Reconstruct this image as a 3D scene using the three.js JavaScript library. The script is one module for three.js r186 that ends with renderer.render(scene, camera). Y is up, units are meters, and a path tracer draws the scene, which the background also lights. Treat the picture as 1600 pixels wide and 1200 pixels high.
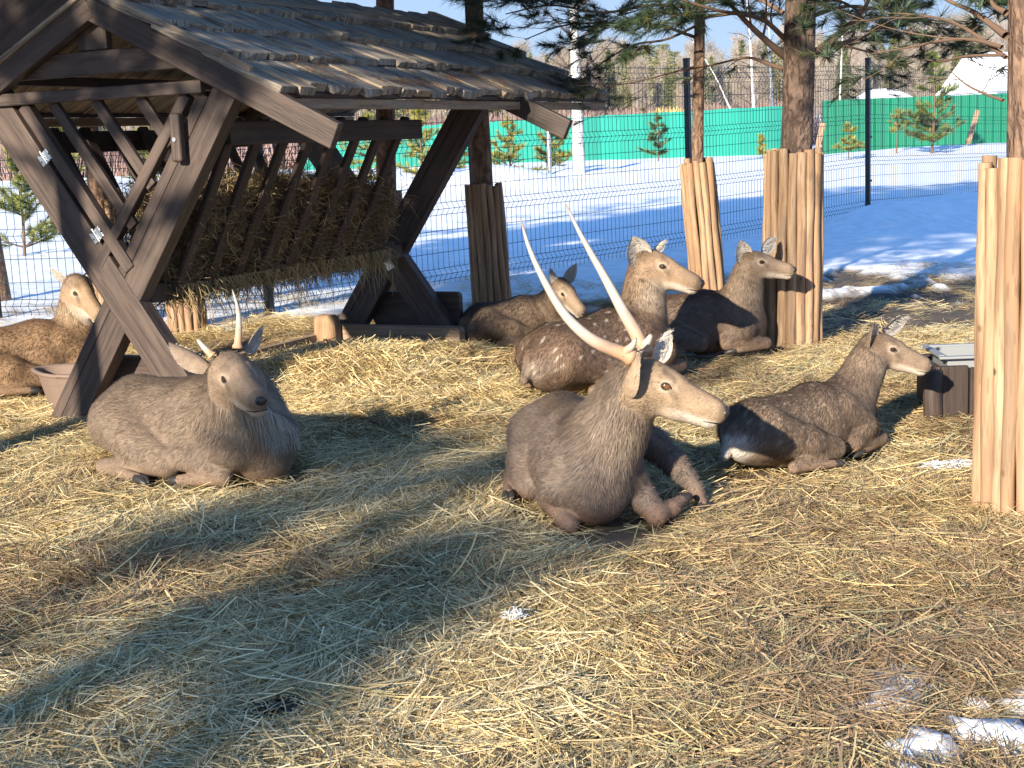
import * as THREE from 'three';
import { RoundedBoxGeometry } from 'three/addons/geometries/RoundedBoxGeometry.js';
import { mergeGeometries } from 'three/addons/utils/BufferGeometryUtils.js';

// ---------------------------------------------------------------- camera, sky, sun, exposure
const scene = new THREE.Scene();
const PITCH = THREE.MathUtils.degToRad(9.75), ROLL = THREE.MathUtils.degToRad(2.5), FPX = 2200, EYE = 1.35;
const camera = new THREE.PerspectiveCamera(2 * Math.atan(600 / FPX) * 180 / Math.PI, 4 / 3, 0.05, 1500);
camera.position.set(0, EYE, 0);
camera.rotation.set(-PITCH, 0, -ROLL, 'YXZ');
camera.updateMatrixWorld(true);
const SUN_EL = THREE.MathUtils.degToRad(20);
const SUN = new THREE.Vector3(-0.478 * Math.cos(SUN_EL), Math.sin(SUN_EL), 0.878 * Math.cos(SUN_EL)).normalize();
{
  const W = 256, Hh = 128, d = new Float32Array(W * Hh * 4);
  const hor = [0.30, 0.385, 0.47], zen = [0.07, 0.212, 0.54];
  for (let j = 0; j < Hh; j++) for (let i = 0; i < W; i++) {
    const el = ((j + 0.5) / Hh - 0.5) * 180, f = el <= 0 ? 0 : 1 - Math.exp(-el / 17);
    for (let c = 0; c < 3; c++) d[(j * W + i) * 4 + c] = el < -1 ? hor[c] * 0.5 : hor[c] * (1 - f) + zen[c] * f;
    d[(j * W + i) * 4 + 3] = 1;
  }
  const t = new THREE.DataTexture(d, W, Hh, THREE.RGBAFormat, THREE.FloatType);
  t.mapping = THREE.EquirectangularReflectionMapping; t.magFilter = THREE.LinearFilter; t.needsUpdate = true;
  scene.background = t; scene.environment = t;
}
const sun = new THREE.DirectionalLight(new THREE.Color().setRGB(1, 0.90, 0.74), 5);
sun.target.position.set(0, 0, -8); sun.position.copy(SUN).multiplyScalar(60).add(sun.target.position);
sun.castShadow = true; sun.shadow.radius = 1.5; sun.shadow.mapSize.set(4096, 4096);
Object.assign(sun.shadow.camera, { left: -30, right: 30, top: 30, bottom: -30, near: 1, far: 200 });
scene.add(sun, sun.target);
const renderer = new THREE.WebGLRenderer({ antialias: true });
renderer.toneMapping = THREE.LinearToneMapping;
renderer.toneMappingExposure = 2.1;
renderer.shadowMap.enabled = true;

// ---------------------------------------------------------------- helpers
const V = (x = 0, y = 0, z = 0) => new THREE.Vector3(x, y, z);
function mulberry(a) { return () => { a = (a + 0x6d2b79f5) | 0; let t = Math.imul(a ^ (a >>> 15), 1 | a); t = (t + Math.imul(t ^ (t >>> 7), 61 | t)) ^ t; return ((t ^ (t >>> 14)) >>> 0) / 4294967296; }; }
const clamp = (x, a = 0, b = 1) => Math.min(b, Math.max(a, x)), lerp = (a, b, t) => a + (b - a) * t;
const sstep = (a, b, x) => { const t = clamp((x - a) / (b - a)); return t * t * (3 - 2 * t); };
const hash3 = (x, y, z) => { let h = Math.imul(x, 374761393) + Math.imul(y, 668265263) + Math.imul(z, 2147483647 ^ 0x2c1b3c6d); h = Math.imul(h ^ (h >>> 13), 1274126177); return ((h ^ (h >>> 16)) >>> 0) / 4294967296; };
function vnoise(x, y, z = 0) {
  const xi = Math.floor(x), yi = Math.floor(y), zi = Math.floor(z);
  let u = x - xi, v = y - yi, w = z - zi; u = u * u * (3 - 2 * u); v = v * v * (3 - 2 * v); w = w * w * (3 - 2 * w);
  const a = lerp(lerp(hash3(xi, yi, zi), hash3(xi + 1, yi, zi), u), lerp(hash3(xi, yi + 1, zi), hash3(xi + 1, yi + 1, zi), u), v);
  const b = lerp(lerp(hash3(xi, yi, zi + 1), hash3(xi + 1, yi, zi + 1), u), lerp(hash3(xi, yi + 1, zi + 1), hash3(xi + 1, yi + 1, zi + 1), u), v);
  return lerp(a, b, w);
}
function fbm(x, y, z = 0, o = 4) { let s = 0, a = 0.5, t = 0; for (let i = 0; i < o; i++) { s += a * vnoise(x, y, z); t += a; a *= 0.5; x = x * 2.03 + 17.1; y = y * 2.03 + 5.3; z = z * 2.03 + 9.7; } return s / t; }
// a pixel of the 1600 x 1200 picture, at a depth (metres in front of the camera, on the level) or on a level plane, as a point of the place
function pxRay(x, y) {
  const v = V((x - 800) / FPX, -(y - 600) / FPX, -1).applyMatrix4(new THREE.Matrix4().extractRotation(camera.matrixWorld));
  return v;
}
function at(x, y, depth) { const v = pxRay(x, y); return v.multiplyScalar(depth / -v.z).add(V(0, EYE, 0)); }
function onLevel(x, y, h = 0) { const v = pxRay(x, y); return v.multiplyScalar((h - EYE) / v.y).add(V(0, EYE, 0)); }
const used = {};
function numbered(n) { const k = used[n] = (used[n] ?? -1) + 1; return k ? n + '_' + String(k).padStart(3, '0') : n; }
function tag(o, label, category, group, kind) {
  o.userData.label = label; if (category) o.userData.category = category; if (group) o.userData.group = group; if (kind) o.userData.kind = kind; return o;
}
function thing(name, label, category, pos, turn = 0, group) {
  const g = new THREE.Group(); g.name = numbered(name); g.position.copy(pos); g.rotation.y = turn; tag(g, label, category, group); scene.add(g); return g;
}
function part(parent, name, geo, m) { const o = new THREE.Mesh(geo, m); o.name = name; o.castShadow = o.receiveShadow = true; parent.add(o); return o; }
function bulk(parent, name, geo, m, mats, cols) {
  const o = new THREE.InstancedMesh(geo, m, mats.length); o.name = name; o.castShadow = o.receiveShadow = true;
  mats.forEach((x, i) => { o.setMatrixAt(i, x); if (cols) o.setColorAt(i, cols[i]); });
  if (parent) parent.add(o); return o;
}
function strip(g) { for (const k of Object.keys(g.attributes)) if (!['position', 'normal', 'uv', 'color'].includes(k)) g.deleteAttribute(k); return g; }
function merge(list) {
  const all = list.map((g) => { g = g.index ? g.toNonIndexed() : g; return strip(g); });
  const hasC = all.some((g) => g.attributes.color), hasU = all.some((g) => g.attributes.uv);
  for (const g of all) {
    const n = g.attributes.position.count;
    if (hasC && !g.attributes.color) g.setAttribute('color', new THREE.BufferAttribute(new Float32Array(n * 3).fill(1), 3));
    if (hasU && !g.attributes.uv) g.setAttribute('uv', new THREE.BufferAttribute(new Float32Array(n * 2), 2));
    if (!g.attributes.normal) g.computeVertexNormals();
  }
  return mergeGeometries(all);
}
function paint(g, c) { const n = g.attributes.position.count, a = new Float32Array(n * 3); for (let i = 0; i < n; i++) a.set(c, i * 3); g.setAttribute('color', new THREE.BufferAttribute(a, 3)); return g; }
// uv in metres: u along the given axis, v across; offset so that pieces differ
function uvMetres(g, off = 0, axis = 0) {
  const p = g.attributes.position, n = g.attributes.normal, uv = new Float32Array(p.count * 2), e = [0, 1, 2].filter((a) => a !== axis);
  const get = (b, i, k) => (k === 0 ? b.getX(i) : k === 1 ? b.getY(i) : b.getZ(i));
  for (let i = 0; i < p.count; i++) {
    const a0 = Math.abs(get(n, i, e[0])), a1 = Math.abs(get(n, i, e[1]));
    uv[i * 2] = get(p, i, axis) + off * 1.37; uv[i * 2 + 1] = (a0 > a1 ? get(p, i, e[1]) : get(p, i, e[0])) + off * 0.73;
  }
  g.setAttribute('uv', new THREE.BufferAttribute(uv, 2)); return g;
}
// a bevelled beam from a to b; width across `side`, thickness across the remaining direction
let beamCount = 0;
function beam(a, b, width, thick, side, bevel = 0.006) {
  const L = a.distanceTo(b), g = strip(new RoundedBoxGeometry(L, width, thick, 1, Math.min(bevel, width * 0.3, thick * 0.3)));
  uvMetres(g, ++beamCount * 0.61, 0);
  const x = b.clone().sub(a).normalize(), z = x.clone().cross(side).normalize(), y = z.clone().cross(x);
  g.applyMatrix4(new THREE.Matrix4().makeBasis(x, y, z).setPosition(a.clone().add(b).multiplyScalar(0.5)));
  return g;
}
// tube along points with radii, rings shaken by rough
function tube(pts, rad, seg = 6, rough = 0, seed = 0, cap = true, vScale = 1) {
  const pos = [], uv = [], idx = []; let run = 0, nx = V(1, 0, 0);
  const t0 = pts[1].clone().sub(pts[0]).normalize(); if (Math.abs(t0.x) > 0.9) nx = V(0, 0, 1);
  pts.forEach((p, i) => {
    const t = (pts[i + 1] || p).clone().sub(pts[i - 1] || p).normalize();
    nx = nx.clone().addScaledVector(t, -nx.dot(t)).normalize(); const ny = t.clone().cross(nx);
    if (i) run += p.distanceTo(pts[i - 1]);
    for (let k = 0; k <= seg; k++) {
      const a = (k % seg) / seg * Math.PI * 2, ca = Math.cos(a), sa = Math.sin(a);
      let r = rad[i]; if (rough) r *= 1 + rough * (fbm(ca * 2.2 + seed * 3.1, sa * 2.2 + run * 3, run * 6 + seed, 3) - 0.5) * 2;
      pos.push(p.x + (nx.x * ca + ny.x * sa) * r, p.y + (nx.y * ca + ny.y * sa) * r, p.z + (nx.z * ca + ny.z * sa) * r);
      uv.push(run * vScale, k / seg * Math.max(0.12, rad[0] * 6.28));
    }
  });
  const row = seg + 1;
  for (let i = 0; i < pts.length - 1; i++) for (let k = 0; k < seg; k++) { const a = i * row + k; idx.push(a, a + 1, a + row, a + 1, a + row + 1, a + row); }
  if (cap) for (const [i, s] of [[0, 1], [pts.length - 1, 0]]) {
    const c = pos.length / 3; pos.push(pts[i].x, pts[i].y, pts[i].z); uv.push(i ? run : 0, 0.05);
    for (let k = 0; k < seg; k++) { const a = i * row + k; s ? idx.push(c, a + 1, a) : idx.push(c, a, a + 1); }
  }
  const g = new THREE.BufferGeometry(); g.setAttribute('position', new THREE.Float32BufferAttribute(pos, 3)); g.setAttribute('uv', new THREE.Float32BufferAttribute(uv, 2)); g.setIndex(idx);
  g.computeVertexNormals();
  const n = g.attributes.normal;   // close the seam
  for (let i = 0; i < pts.length; i++) { const a = i * row, b = a + seg, v = V(n.getX(a) + n.getX(b), n.getY(a) + n.getY(b), n.getZ(a) + n.getZ(b)).normalize(); n.setXYZ(a, v.x, v.y, v.z); n.setXYZ(b, v.x, v.y, v.z); }
  return g;
}
function curve(pts, n) { return new THREE.CatmullRomCurve3(pts, false, 'centripetal').getPoints(n); }

// ---------------------------------------------------------------- textures and materials
const toS = (c) => { c = clamp(c); return c <= 0.0031308 ? c * 12.92 * 255 : (1.055 * Math.pow(c, 1 / 2.4) - 0.055) * 255; };
function texture(w, h, f, srgb = true) {
  const d = new Uint8Array(w * h * 4);
  for (let j = 0; j < h; j++) for (let i = 0; i < w; i++) { const c = f(i / w, j / h); for (let k = 0; k < 3; k++) d[(j * w + i) * 4 + k] = srgb ? toS(c[k]) : clamp(c[k]) * 255; d[(j * w + i) * 4 + 3] = 255; }
  const t = new THREE.DataTexture(d, w, h); t.wrapS = t.wrapT = THREE.RepeatWrapping; t.magFilter = THREE.LinearFilter; t.minFilter = THREE.LinearMipmapLinearFilter; t.generateMipmaps = true;
  if (srgb) t.colorSpace = THREE.SRGBColorSpace; t.needsUpdate = true; return t;
}
const mix3 = (a, b, t) => [lerp(a[0], b[0], t), lerp(a[1], b[1], t), lerp(a[2], b[2], t)];
// periodic blend so that a texture tiles
function tiled(f) { return (u, v) => { const a = sstep(0, 0.15, u), b = sstep(0, 0.15, v); const m = (x, y, t) => (Array.isArray(x) ? mix3(x, y, t) : lerp(x, y, t)); return m(m(f(u + 1, v + 1), f(u, v + 1), a), m(f(u + 1, v), f(u, v), a), b); }; }
function std(o) { return new THREE.MeshStandardMaterial({ roughness: 0.85, ...o }); }
// wood: grain runs along u; the tile is 1.6 m long and 0.4 m wide
function woodMaps(light, dark, worn, o) {
  const g = (u, v) => fbm(u * o.along, v * o.across + 0.6 * fbm(u * 3, v * 4, o.seed), o.seed, 4);
  const fine = (u, v) => fbm(u * o.along * 5, v * o.across * 4, o.seed + 3, 2);
  const map = texture(512, 512, tiled((u, v) => {
    const t = g(u, v), k = fine(u, v), w = sstep(0.56, 0.72, fbm(u * 5, v * 6, o.seed + 8, 4));
    let c = mix3(dark, light, sstep(0.3, 0.7, t)); c = mix3(c, c.map((x) => x * 0.62), sstep(0.55, 0.75, k) * 0.7); c = mix3(c, worn, w * o.wear);
    for (const [ku, kv] of o.knots || []) { const d = Math.hypot((u - ku) * 3, v - kv); c = mix3(c, dark.map((x) => x * 0.45), sstep(0.035, 0.012, d)); }
    return c;
  }));
  const bump = texture(512, 512, tiled((u, v) => { const x = g(u, v) * 0.5 + fine(u, v) * 0.5; return [x, x, x]; }), false);
  for (const t of [map, bump]) t.repeat.set(1 / 1.6, 1 / 0.4);
  return { map, bumpMap: bump };
}
const M = {};
M.dark = std({ ...woodMaps([0.084, 0.055, 0.042], [0.05, 0.033, 0.026], [0.125, 0.088, 0.068], { along: 5, across: 26, seed: 1, wear: 0.5 }), bumpScale: 0.0025, roughness: 0.62 });
M.dark2 = std({ map: M.dark.map, bumpMap: M.dark.bumpMap, bumpScale: 0.0025, roughness: 0.7, color: new THREE.Color().setRGB(0.72, 0.68, 0.66) });
M.roof = [0, 1, 2].map((i) => std({ ...woodMaps([[0.43, 0.35, 0.25], [0.35, 0.30, 0.235], [0.45, 0.345, 0.225]][i], [0.18, 0.145, 0.115], [0.48, 0.44, 0.38], { along: 7, across: 34, seed: 11 + i * 5, wear: 0.35 }), bumpScale: 0.006, roughness: 0.9 }));
M.butt = std({ map: M.roof[0].map, color: new THREE.Color().setRGB(0.8, 0.75, 0.7), roughness: 0.95 });
M.log = [0, 1, 2].map((i) => std({ ...woodMaps([[0.45, 0.29, 0.172], [0.38, 0.235, 0.13], [0.49, 0.335, 0.205]][i], [0.30, 0.175, 0.095], [0.24, 0.165, 0.11], { along: 4, across: 16, seed: 31 + i * 7, wear: 0.55, knots: [[0.3, 0.4], [0.72, 0.7], [0.1, 0.82], [0.55, 0.15]] }), bumpScale: 0.003, roughness: 0.8 }));
M.plank = std({ ...woodMaps([0.38, 0.27, 0.18], [0.24, 0.16, 0.1], [0.3, 0.25, 0.2], { along: 5, across: 20, seed: 51, wear: 0.5, knots: [[0.4, 0.5], [0.8, 0.3]] }), bumpScale: 0.003 });
function barkMaps(hi, lo, seed) {
  const f = (u, v) => { const a = Math.abs(fbm(u * 9 + 1.5 * fbm(u * 5, v * 5, seed), v * 14, seed, 4) - 0.5) * 2; return clamp(a * 2.6); };
  const map = texture(512, 512, tiled((u, v) => { const a = f(u, v), b = fbm(u * 30, v * 30, seed + 2, 3); return mix3(lo, hi, clamp(a * 0.75 + (b - 0.5) * 0.9)); }));
  const bump = texture(512, 512, tiled((u, v) => { const x = f(u, v) * 0.7 + 0.3 * fbm(u * 40, v * 40, seed, 2); return [x, x, x]; }), false);
  for (const t of [map, bump]) t.repeat.set(1 / 0.7, 1 / 0.7);
  return { map, bumpMap: bump };
}
M.bark = std({ ...barkMaps([0.27, 0.18, 0.13], [0.09, 0.06, 0.045], 71), bumpScale: 0.012, roughness: 0.95 });
M.barkOrange = std({ ...barkMaps([0.32, 0.20, 0.13], [0.12, 0.072, 0.05], 75), bumpScale: 0.01, roughness: 0.95 });
M.limb = std({ color: new THREE.Color().setRGB(0.17, 0.105, 0.07), roughness: 0.95 });
M.twig = std({ color: new THREE.Color().setRGB(0.09, 0.065, 0.05), roughness: 0.95 });
M.needle = std({ roughness: 0.6, color: 0xffffff });
M.steel = std({ color: new THREE.Color().setRGB(0.62, 0.63, 0.63), metalness: 1, roughness: 0.38 });
M.wire = std({ color: new THREE.Color().setRGB(0.012, 0.035, 0.04), roughness: 0.5 });
M.post = std({ color: new THREE.Color().setRGB(0.012, 0.013, 0.016), roughness: 0.45 });
M.straw = std({ roughness: 0.75, vertexColors: true });
M.fur = std({ roughness: 0.8, vertexColors: true });
M.hair = std({ roughness: 0.7 });

// ---------------------------------------------------------------- the ground: one sheet, hay-strewn soil near, snow beyond
const FENCE_A = V(-1.95, 0, -11.45), FENCE_DIR = V(0.645, 0, -0.764), FENCE_N = V(0.764, 0, 0.645);   // the right run of the mesh fence; the normal points into the pen
function insideDist(x, z) { return (x - FENCE_A.x) * FENCE_N.x + (z - FENCE_A.z) * FENCE_N.z; }
function snowAmount(x, z) {
  const D = -z, n = fbm(x * 1.3 + 4, z * 1.3, 2, 4), f = fbm(x * 7, z * 7, 5, 3);
  const back = sstep(-0.35, 0.35, D - (x < -2 ? 10.6 : 10.75) + (n - 0.5) * 1.8 + (f - 0.5) * 0.9) * (1 - sstep(1.1, 2.0, x) * (1 - sstep(13.2, 15, D)));
  const right = sstep(1.0, 2.2, x) * sstep(0.47, 0.56, 0.62 * n + 0.38 * f + (sstep(10, 15.2, D) - 0.5) * 0.62);
  const near = sstep(0.35, 0.9, x) * sstep(4.0, 3.1, D) * sstep(0.54, 0.60, 0.38 * fbm(x * 4.2 + 9, z * 4.2, 1, 3) + 0.62 * fbm(x * 15, z * 15, 8, 3) + 0.10 * sstep(3.6, 2.9, D));
  return Math.max(back, right, near, D > 16 ? 1 : 0);
}
const MOUNDS = [[0.05, -37, 1.6, 0.42], [-1.6, -38, 2.2, 0.35], [1.4, -41, 1.8, 0.25], [-4.5, -36, 3, 0.3], [5.5, -44, 4, 0.2], [15.5, -48, 4, 0.25]];
function groundH(x, z) {
  const D = -z; let h = -0.035 * sstep(11.5, 9.5, D);
  h += 0.07 * (fbm(x * 1.1, z * 1.1, 3, 3) - 0.5) * sstep(1.5, 4, D) + 0.022 * (fbm(x * 6, z * 6, 7, 3) - 0.5);
  h += 0.09 * Math.exp(-(((x + 0.95) / 0.7) ** 2 + ((z + 8.3) / 0.9) ** 2));
  if (D < 4.3 && D > 2) h += 0.05 * snowAmount(x, z);
  if (D > 8) { h += 0.05 * snowAmount(x, z) * (1 - sstep(20, 30, D)); }
  const e = insideDist(x, z); h += 0.30 * Math.exp(-(((e - 1.0) / 0.75) ** 2)) * sstep(3.2, 5.2, x) * sstep(26, 22, D) * (0.75 + 0.5 * fbm(x * 0.9, z * 0.9, 6, 3));
  h += 0.10 * Math.exp(-(((e - 0.4) / 0.5) ** 2)) * sstep(-2, 0, x) * sstep(26, 22, D) * fbm(x * 1.2, z * 1.2, 6, 3);
  h += 0.38 * sstep(24, 50, D) + 0.12 * (fbm(x * 0.22, z * 0.22, 9, 3) - 0.5) * sstep(13, 24, D);
  for (const [mx, mz, r, a] of MOUNDS) h += a * Math.exp(-(((x - mx) / r) ** 2 + ((z - mz) / (r * 0.7)) ** 2)) * (0.7 + 0.6 * fbm(x, z, 4, 3));
  return h;
}
{
  const xs = [], zs = [];
  { let x = 0, s = 0.036; const half = [0]; while (x < 420) { if (x > 3.4) s *= 1.09; x += s; half.push(x); } for (let i = half.length - 1; i > 0; i--) xs.push(-half[i] + 0); xs.push(...half); }
  { let z = -2.4, s = 0.04; const b = []; while (z < 30) { s *= 1.25; z += s; b.push(z); } zs.push(...b.reverse()); z = -2.4; s = 0.036; while (z > -520) { zs.push(z); if (z < -11.5) s *= 1.035; z -= s; } }
  const W = xs.length, N = W * zs.length, pos = new Float32Array(N * 3), col = new Float32Array(N * 3), uv = new Float32Array(N * 2), idx = [];
  zs.forEach((z, j) => xs.forEach((x, i) => {
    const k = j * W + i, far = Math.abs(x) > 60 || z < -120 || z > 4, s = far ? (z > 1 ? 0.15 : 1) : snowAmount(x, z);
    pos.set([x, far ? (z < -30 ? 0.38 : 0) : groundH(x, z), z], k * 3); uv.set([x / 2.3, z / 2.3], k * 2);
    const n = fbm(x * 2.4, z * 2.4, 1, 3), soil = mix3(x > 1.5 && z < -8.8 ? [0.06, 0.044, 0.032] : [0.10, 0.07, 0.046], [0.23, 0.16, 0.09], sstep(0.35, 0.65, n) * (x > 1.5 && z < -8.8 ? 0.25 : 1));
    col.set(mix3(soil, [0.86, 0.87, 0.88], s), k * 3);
  }));
  for (let j = 0; j < zs.length - 1; j++) for (let i = 0; i < W - 1; i++) { const a = j * W + i; idx.push(a, a + 1, a + W, a + 1, a + W + 1, a + W); }
  const g = new THREE.BufferGeometry(); g.setAttribute('position', new THREE.BufferAttribute(pos, 3)); g.setAttribute('uv', new THREE.BufferAttribute(uv, 2)); g.setAttribute('color', new THREE.BufferAttribute(col, 3)); g.setIndex(idx);
  g.computeVertexNormals();
  const grain = texture(512, 512, tiled((u, v) => { const x = 0.72 + 0.28 * fbm(u * 24, v * 24, 4, 4); return [x, x, x]; }));
  const lump = texture(512, 512, tiled((u, v) => { const x = fbm(u * 14, v * 14, 4, 5); return [x, x, x]; }), false);
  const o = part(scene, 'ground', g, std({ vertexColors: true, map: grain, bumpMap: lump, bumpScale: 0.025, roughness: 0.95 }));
  o.userData.kind = 'structure'; o.userData.label = 'snowy ground, bare and hay-strewn inside the pen';
}

// ---------------------------------------------------------------- loose hay on the ground
const LYING = [[-1.312, -5.95, -35, 1.13], [0.243, -5.13, -82, 1.0], [1.235, -5.73, 34, 0.8], [0.548, -7.65, 42, 1.08], [1.19, -8.72, -2, 1], [0.09, -9.5, 30, 0.82], [-2.87, -8.45, 33, 1.06]].map(([x, z, a, s]) => [x, z, Math.cos(a * Math.PI / 180), Math.sin(a * Math.PI / 180), s]);
function underDeer(x, z) { for (const [cx, cz, c, s, k] of LYING) { const dx = x - cx, dz = z - cz, u = (dx * c - dz * s) / k, v = (dx * s + dz * c) / k; if ((u / 0.6) ** 2 + (v / 0.33) ** 2 < 1) return true; } return false; }
const STRAW = [];
function strawBundle(seed, n, spread, len, wid, lift, comb = 0) {
  const r = mulberry(seed), pos = [], col = [], idx = [], nor = [];
  for (let i = 0; i < n; i++) {
    const L = len * (0.45 + 0.9 * r() * r() + 0.2 * r()), w = wid * (0.5 + 0.9 * r()), yaw = comb ? (r() - 0.5) * comb + (r() < 0.5 ? 3.1416 : 0) : r() * 6.283, bend = (r() - 0.5) * 1.1, cx = (r() + r() - 1) * spread, cz = (r() + r() - 1) * spread, y0 = r() * lift, dy = (r() - 0.5) * lift * 1.3, roll = (r() - 0.5) * 1.6;
    const base = pos.length / 3, S = 3, br = 0.6 + 0.7 * r(); let ang = yaw, x = cx - Math.cos(yaw) * L / 2, z = cz - Math.sin(yaw) * L / 2, kink = r() < 0.25 ? (r() - 0.5) * 1.6 : 0;
    for (let k = 0; k <= S; k++) {
      const t = k / S, yy = Math.max(0.001, y0 + dy * (t - 0.5) * 2 + 0.02 * lift * Math.sin(t * 9 + i)), ww = w * (k === S ? 0.35 : 1) / 2, sx = -Math.sin(ang), sz = Math.cos(ang);
      pos.push(x + sx * ww * Math.cos(roll), yy + ww * Math.sin(roll), z + sz * ww * Math.cos(roll), x - sx * ww * Math.cos(roll), yy - ww * Math.sin(roll), z - sz * ww * Math.cos(roll));
      for (let m = 0; m < 2; m++) { nor.push(-sx * Math.sin(roll), Math.cos(roll), -sz * Math.sin(roll)); col.push(br, br * (0.96 + 0.06 * r()), br * (0.9 + 0.15 * r())); }
      ang += bend / S + (k === 1 ? kink : 0); x += Math.cos(ang) * L / S; z += Math.sin(ang) * L / S;
      if (k) { const a = base + (k - 1) * 2; idx.push(a, a + 2, a + 1, a + 1, a + 2, a + 3); }
    }
  }
  const g = new THREE.BufferGeometry(); g.setAttribute('position', new THREE.Float32BufferAttribute(pos, 3)); g.setAttribute('normal', new THREE.Float32BufferAttribute(nor, 3)); g.setAttribute('color', new THREE.Float32BufferAttribute(col, 3)); g.setIndex(idx); return g;
}
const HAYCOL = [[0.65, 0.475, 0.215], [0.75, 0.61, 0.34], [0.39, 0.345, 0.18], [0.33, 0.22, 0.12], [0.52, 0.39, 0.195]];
function strawColour(x, z, r) {
  const n = fbm(x * 0.9 + 3, z * 0.9, 11, 3) + (r() - 0.5) * 0.5, k = n < 0.38 ? 3 : n < 0.46 ? 2 : n < 0.56 ? 4 : n < 0.7 ? 0 : 1, b = 0.75 + 0.5 * r();
  return new THREE.Color().setRGB(HAYCOL[k][0] * b, HAYCOL[k][1] * b, HAYCOL[k][2] * b);
}
{
  const r = mulberry(77), sets = Array.from({ length: 8 }, () => ({ m: [], c: [] })), o = new THREE.Object3D();
  const root = new THREE.Group(); root.name = 'loose_hay'; tag(root, 'loose yellow and greenish hay strewn over the ground of the pen', 'hay', null, 'stuff'); scene.add(root);
  let made = 0, tries = 0;
  while (made < 84000 && tries++ < 400000) {
    const D = 2.5 + 10.5 * Math.pow(r(), 0.9), x = (r() * 2 - 1) * (D * 0.375 + 0.45), z = -D;
    let s = snowAmount(x, z); if (x > 1.3 && D > 9) s = Math.max(s, sstep(8.7, 9.5, D) * 0.97);
    if (r() < s * 0.97) continue;
    const bare = sstep(0.53, 0.63, fbm(x * 2.1 + 5, z * 2.1, 21, 3)); if (r() < bare * 0.8) continue;
    if (underDeer(x, z) && r() < 0.93) continue;
    if (D < 3.6 && r() < 0.25 * sstep(0.3, 1, x)) continue;
    o.position.set(x, groundH(x, z) + 0.004 + r() * r() * 0.03, z); o.rotation.set((r() - 0.5) * 0.36, fbm(x * 2.6, z * 2.6, 31, 2) * 14 + (r() - 0.5) * 0.9, (r() - 0.5) * 0.36);
    const heap = Math.exp(-(((x + 0.95) / 0.9) ** 2 + ((z + 8.2) / 1.1) ** 2));
    const sc = 0.75 + 0.5 * r(); o.scale.set(sc, sc * (0.6 + 0.8 * r() + heap * 1.6), sc); o.updateMatrix();
    const k = sets[Math.floor(r() * 8)]; k.m.push(o.matrix.clone()); k.c.push(strawColour(x, z, r)); made++;
  }
  sets.forEach((k, i) => { const b = bulk(root, 'hay_blades', strawBundle(900 + i, 11, 0.085, i < 6 ? 0.13 : 0.20, i < 6 ? 0.0021 : 0.003, 0.033, i % 2 ? 1.3 : 0), M.straw, k.m, k.c); b.userData.kind = 'stuff'; });
}

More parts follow.
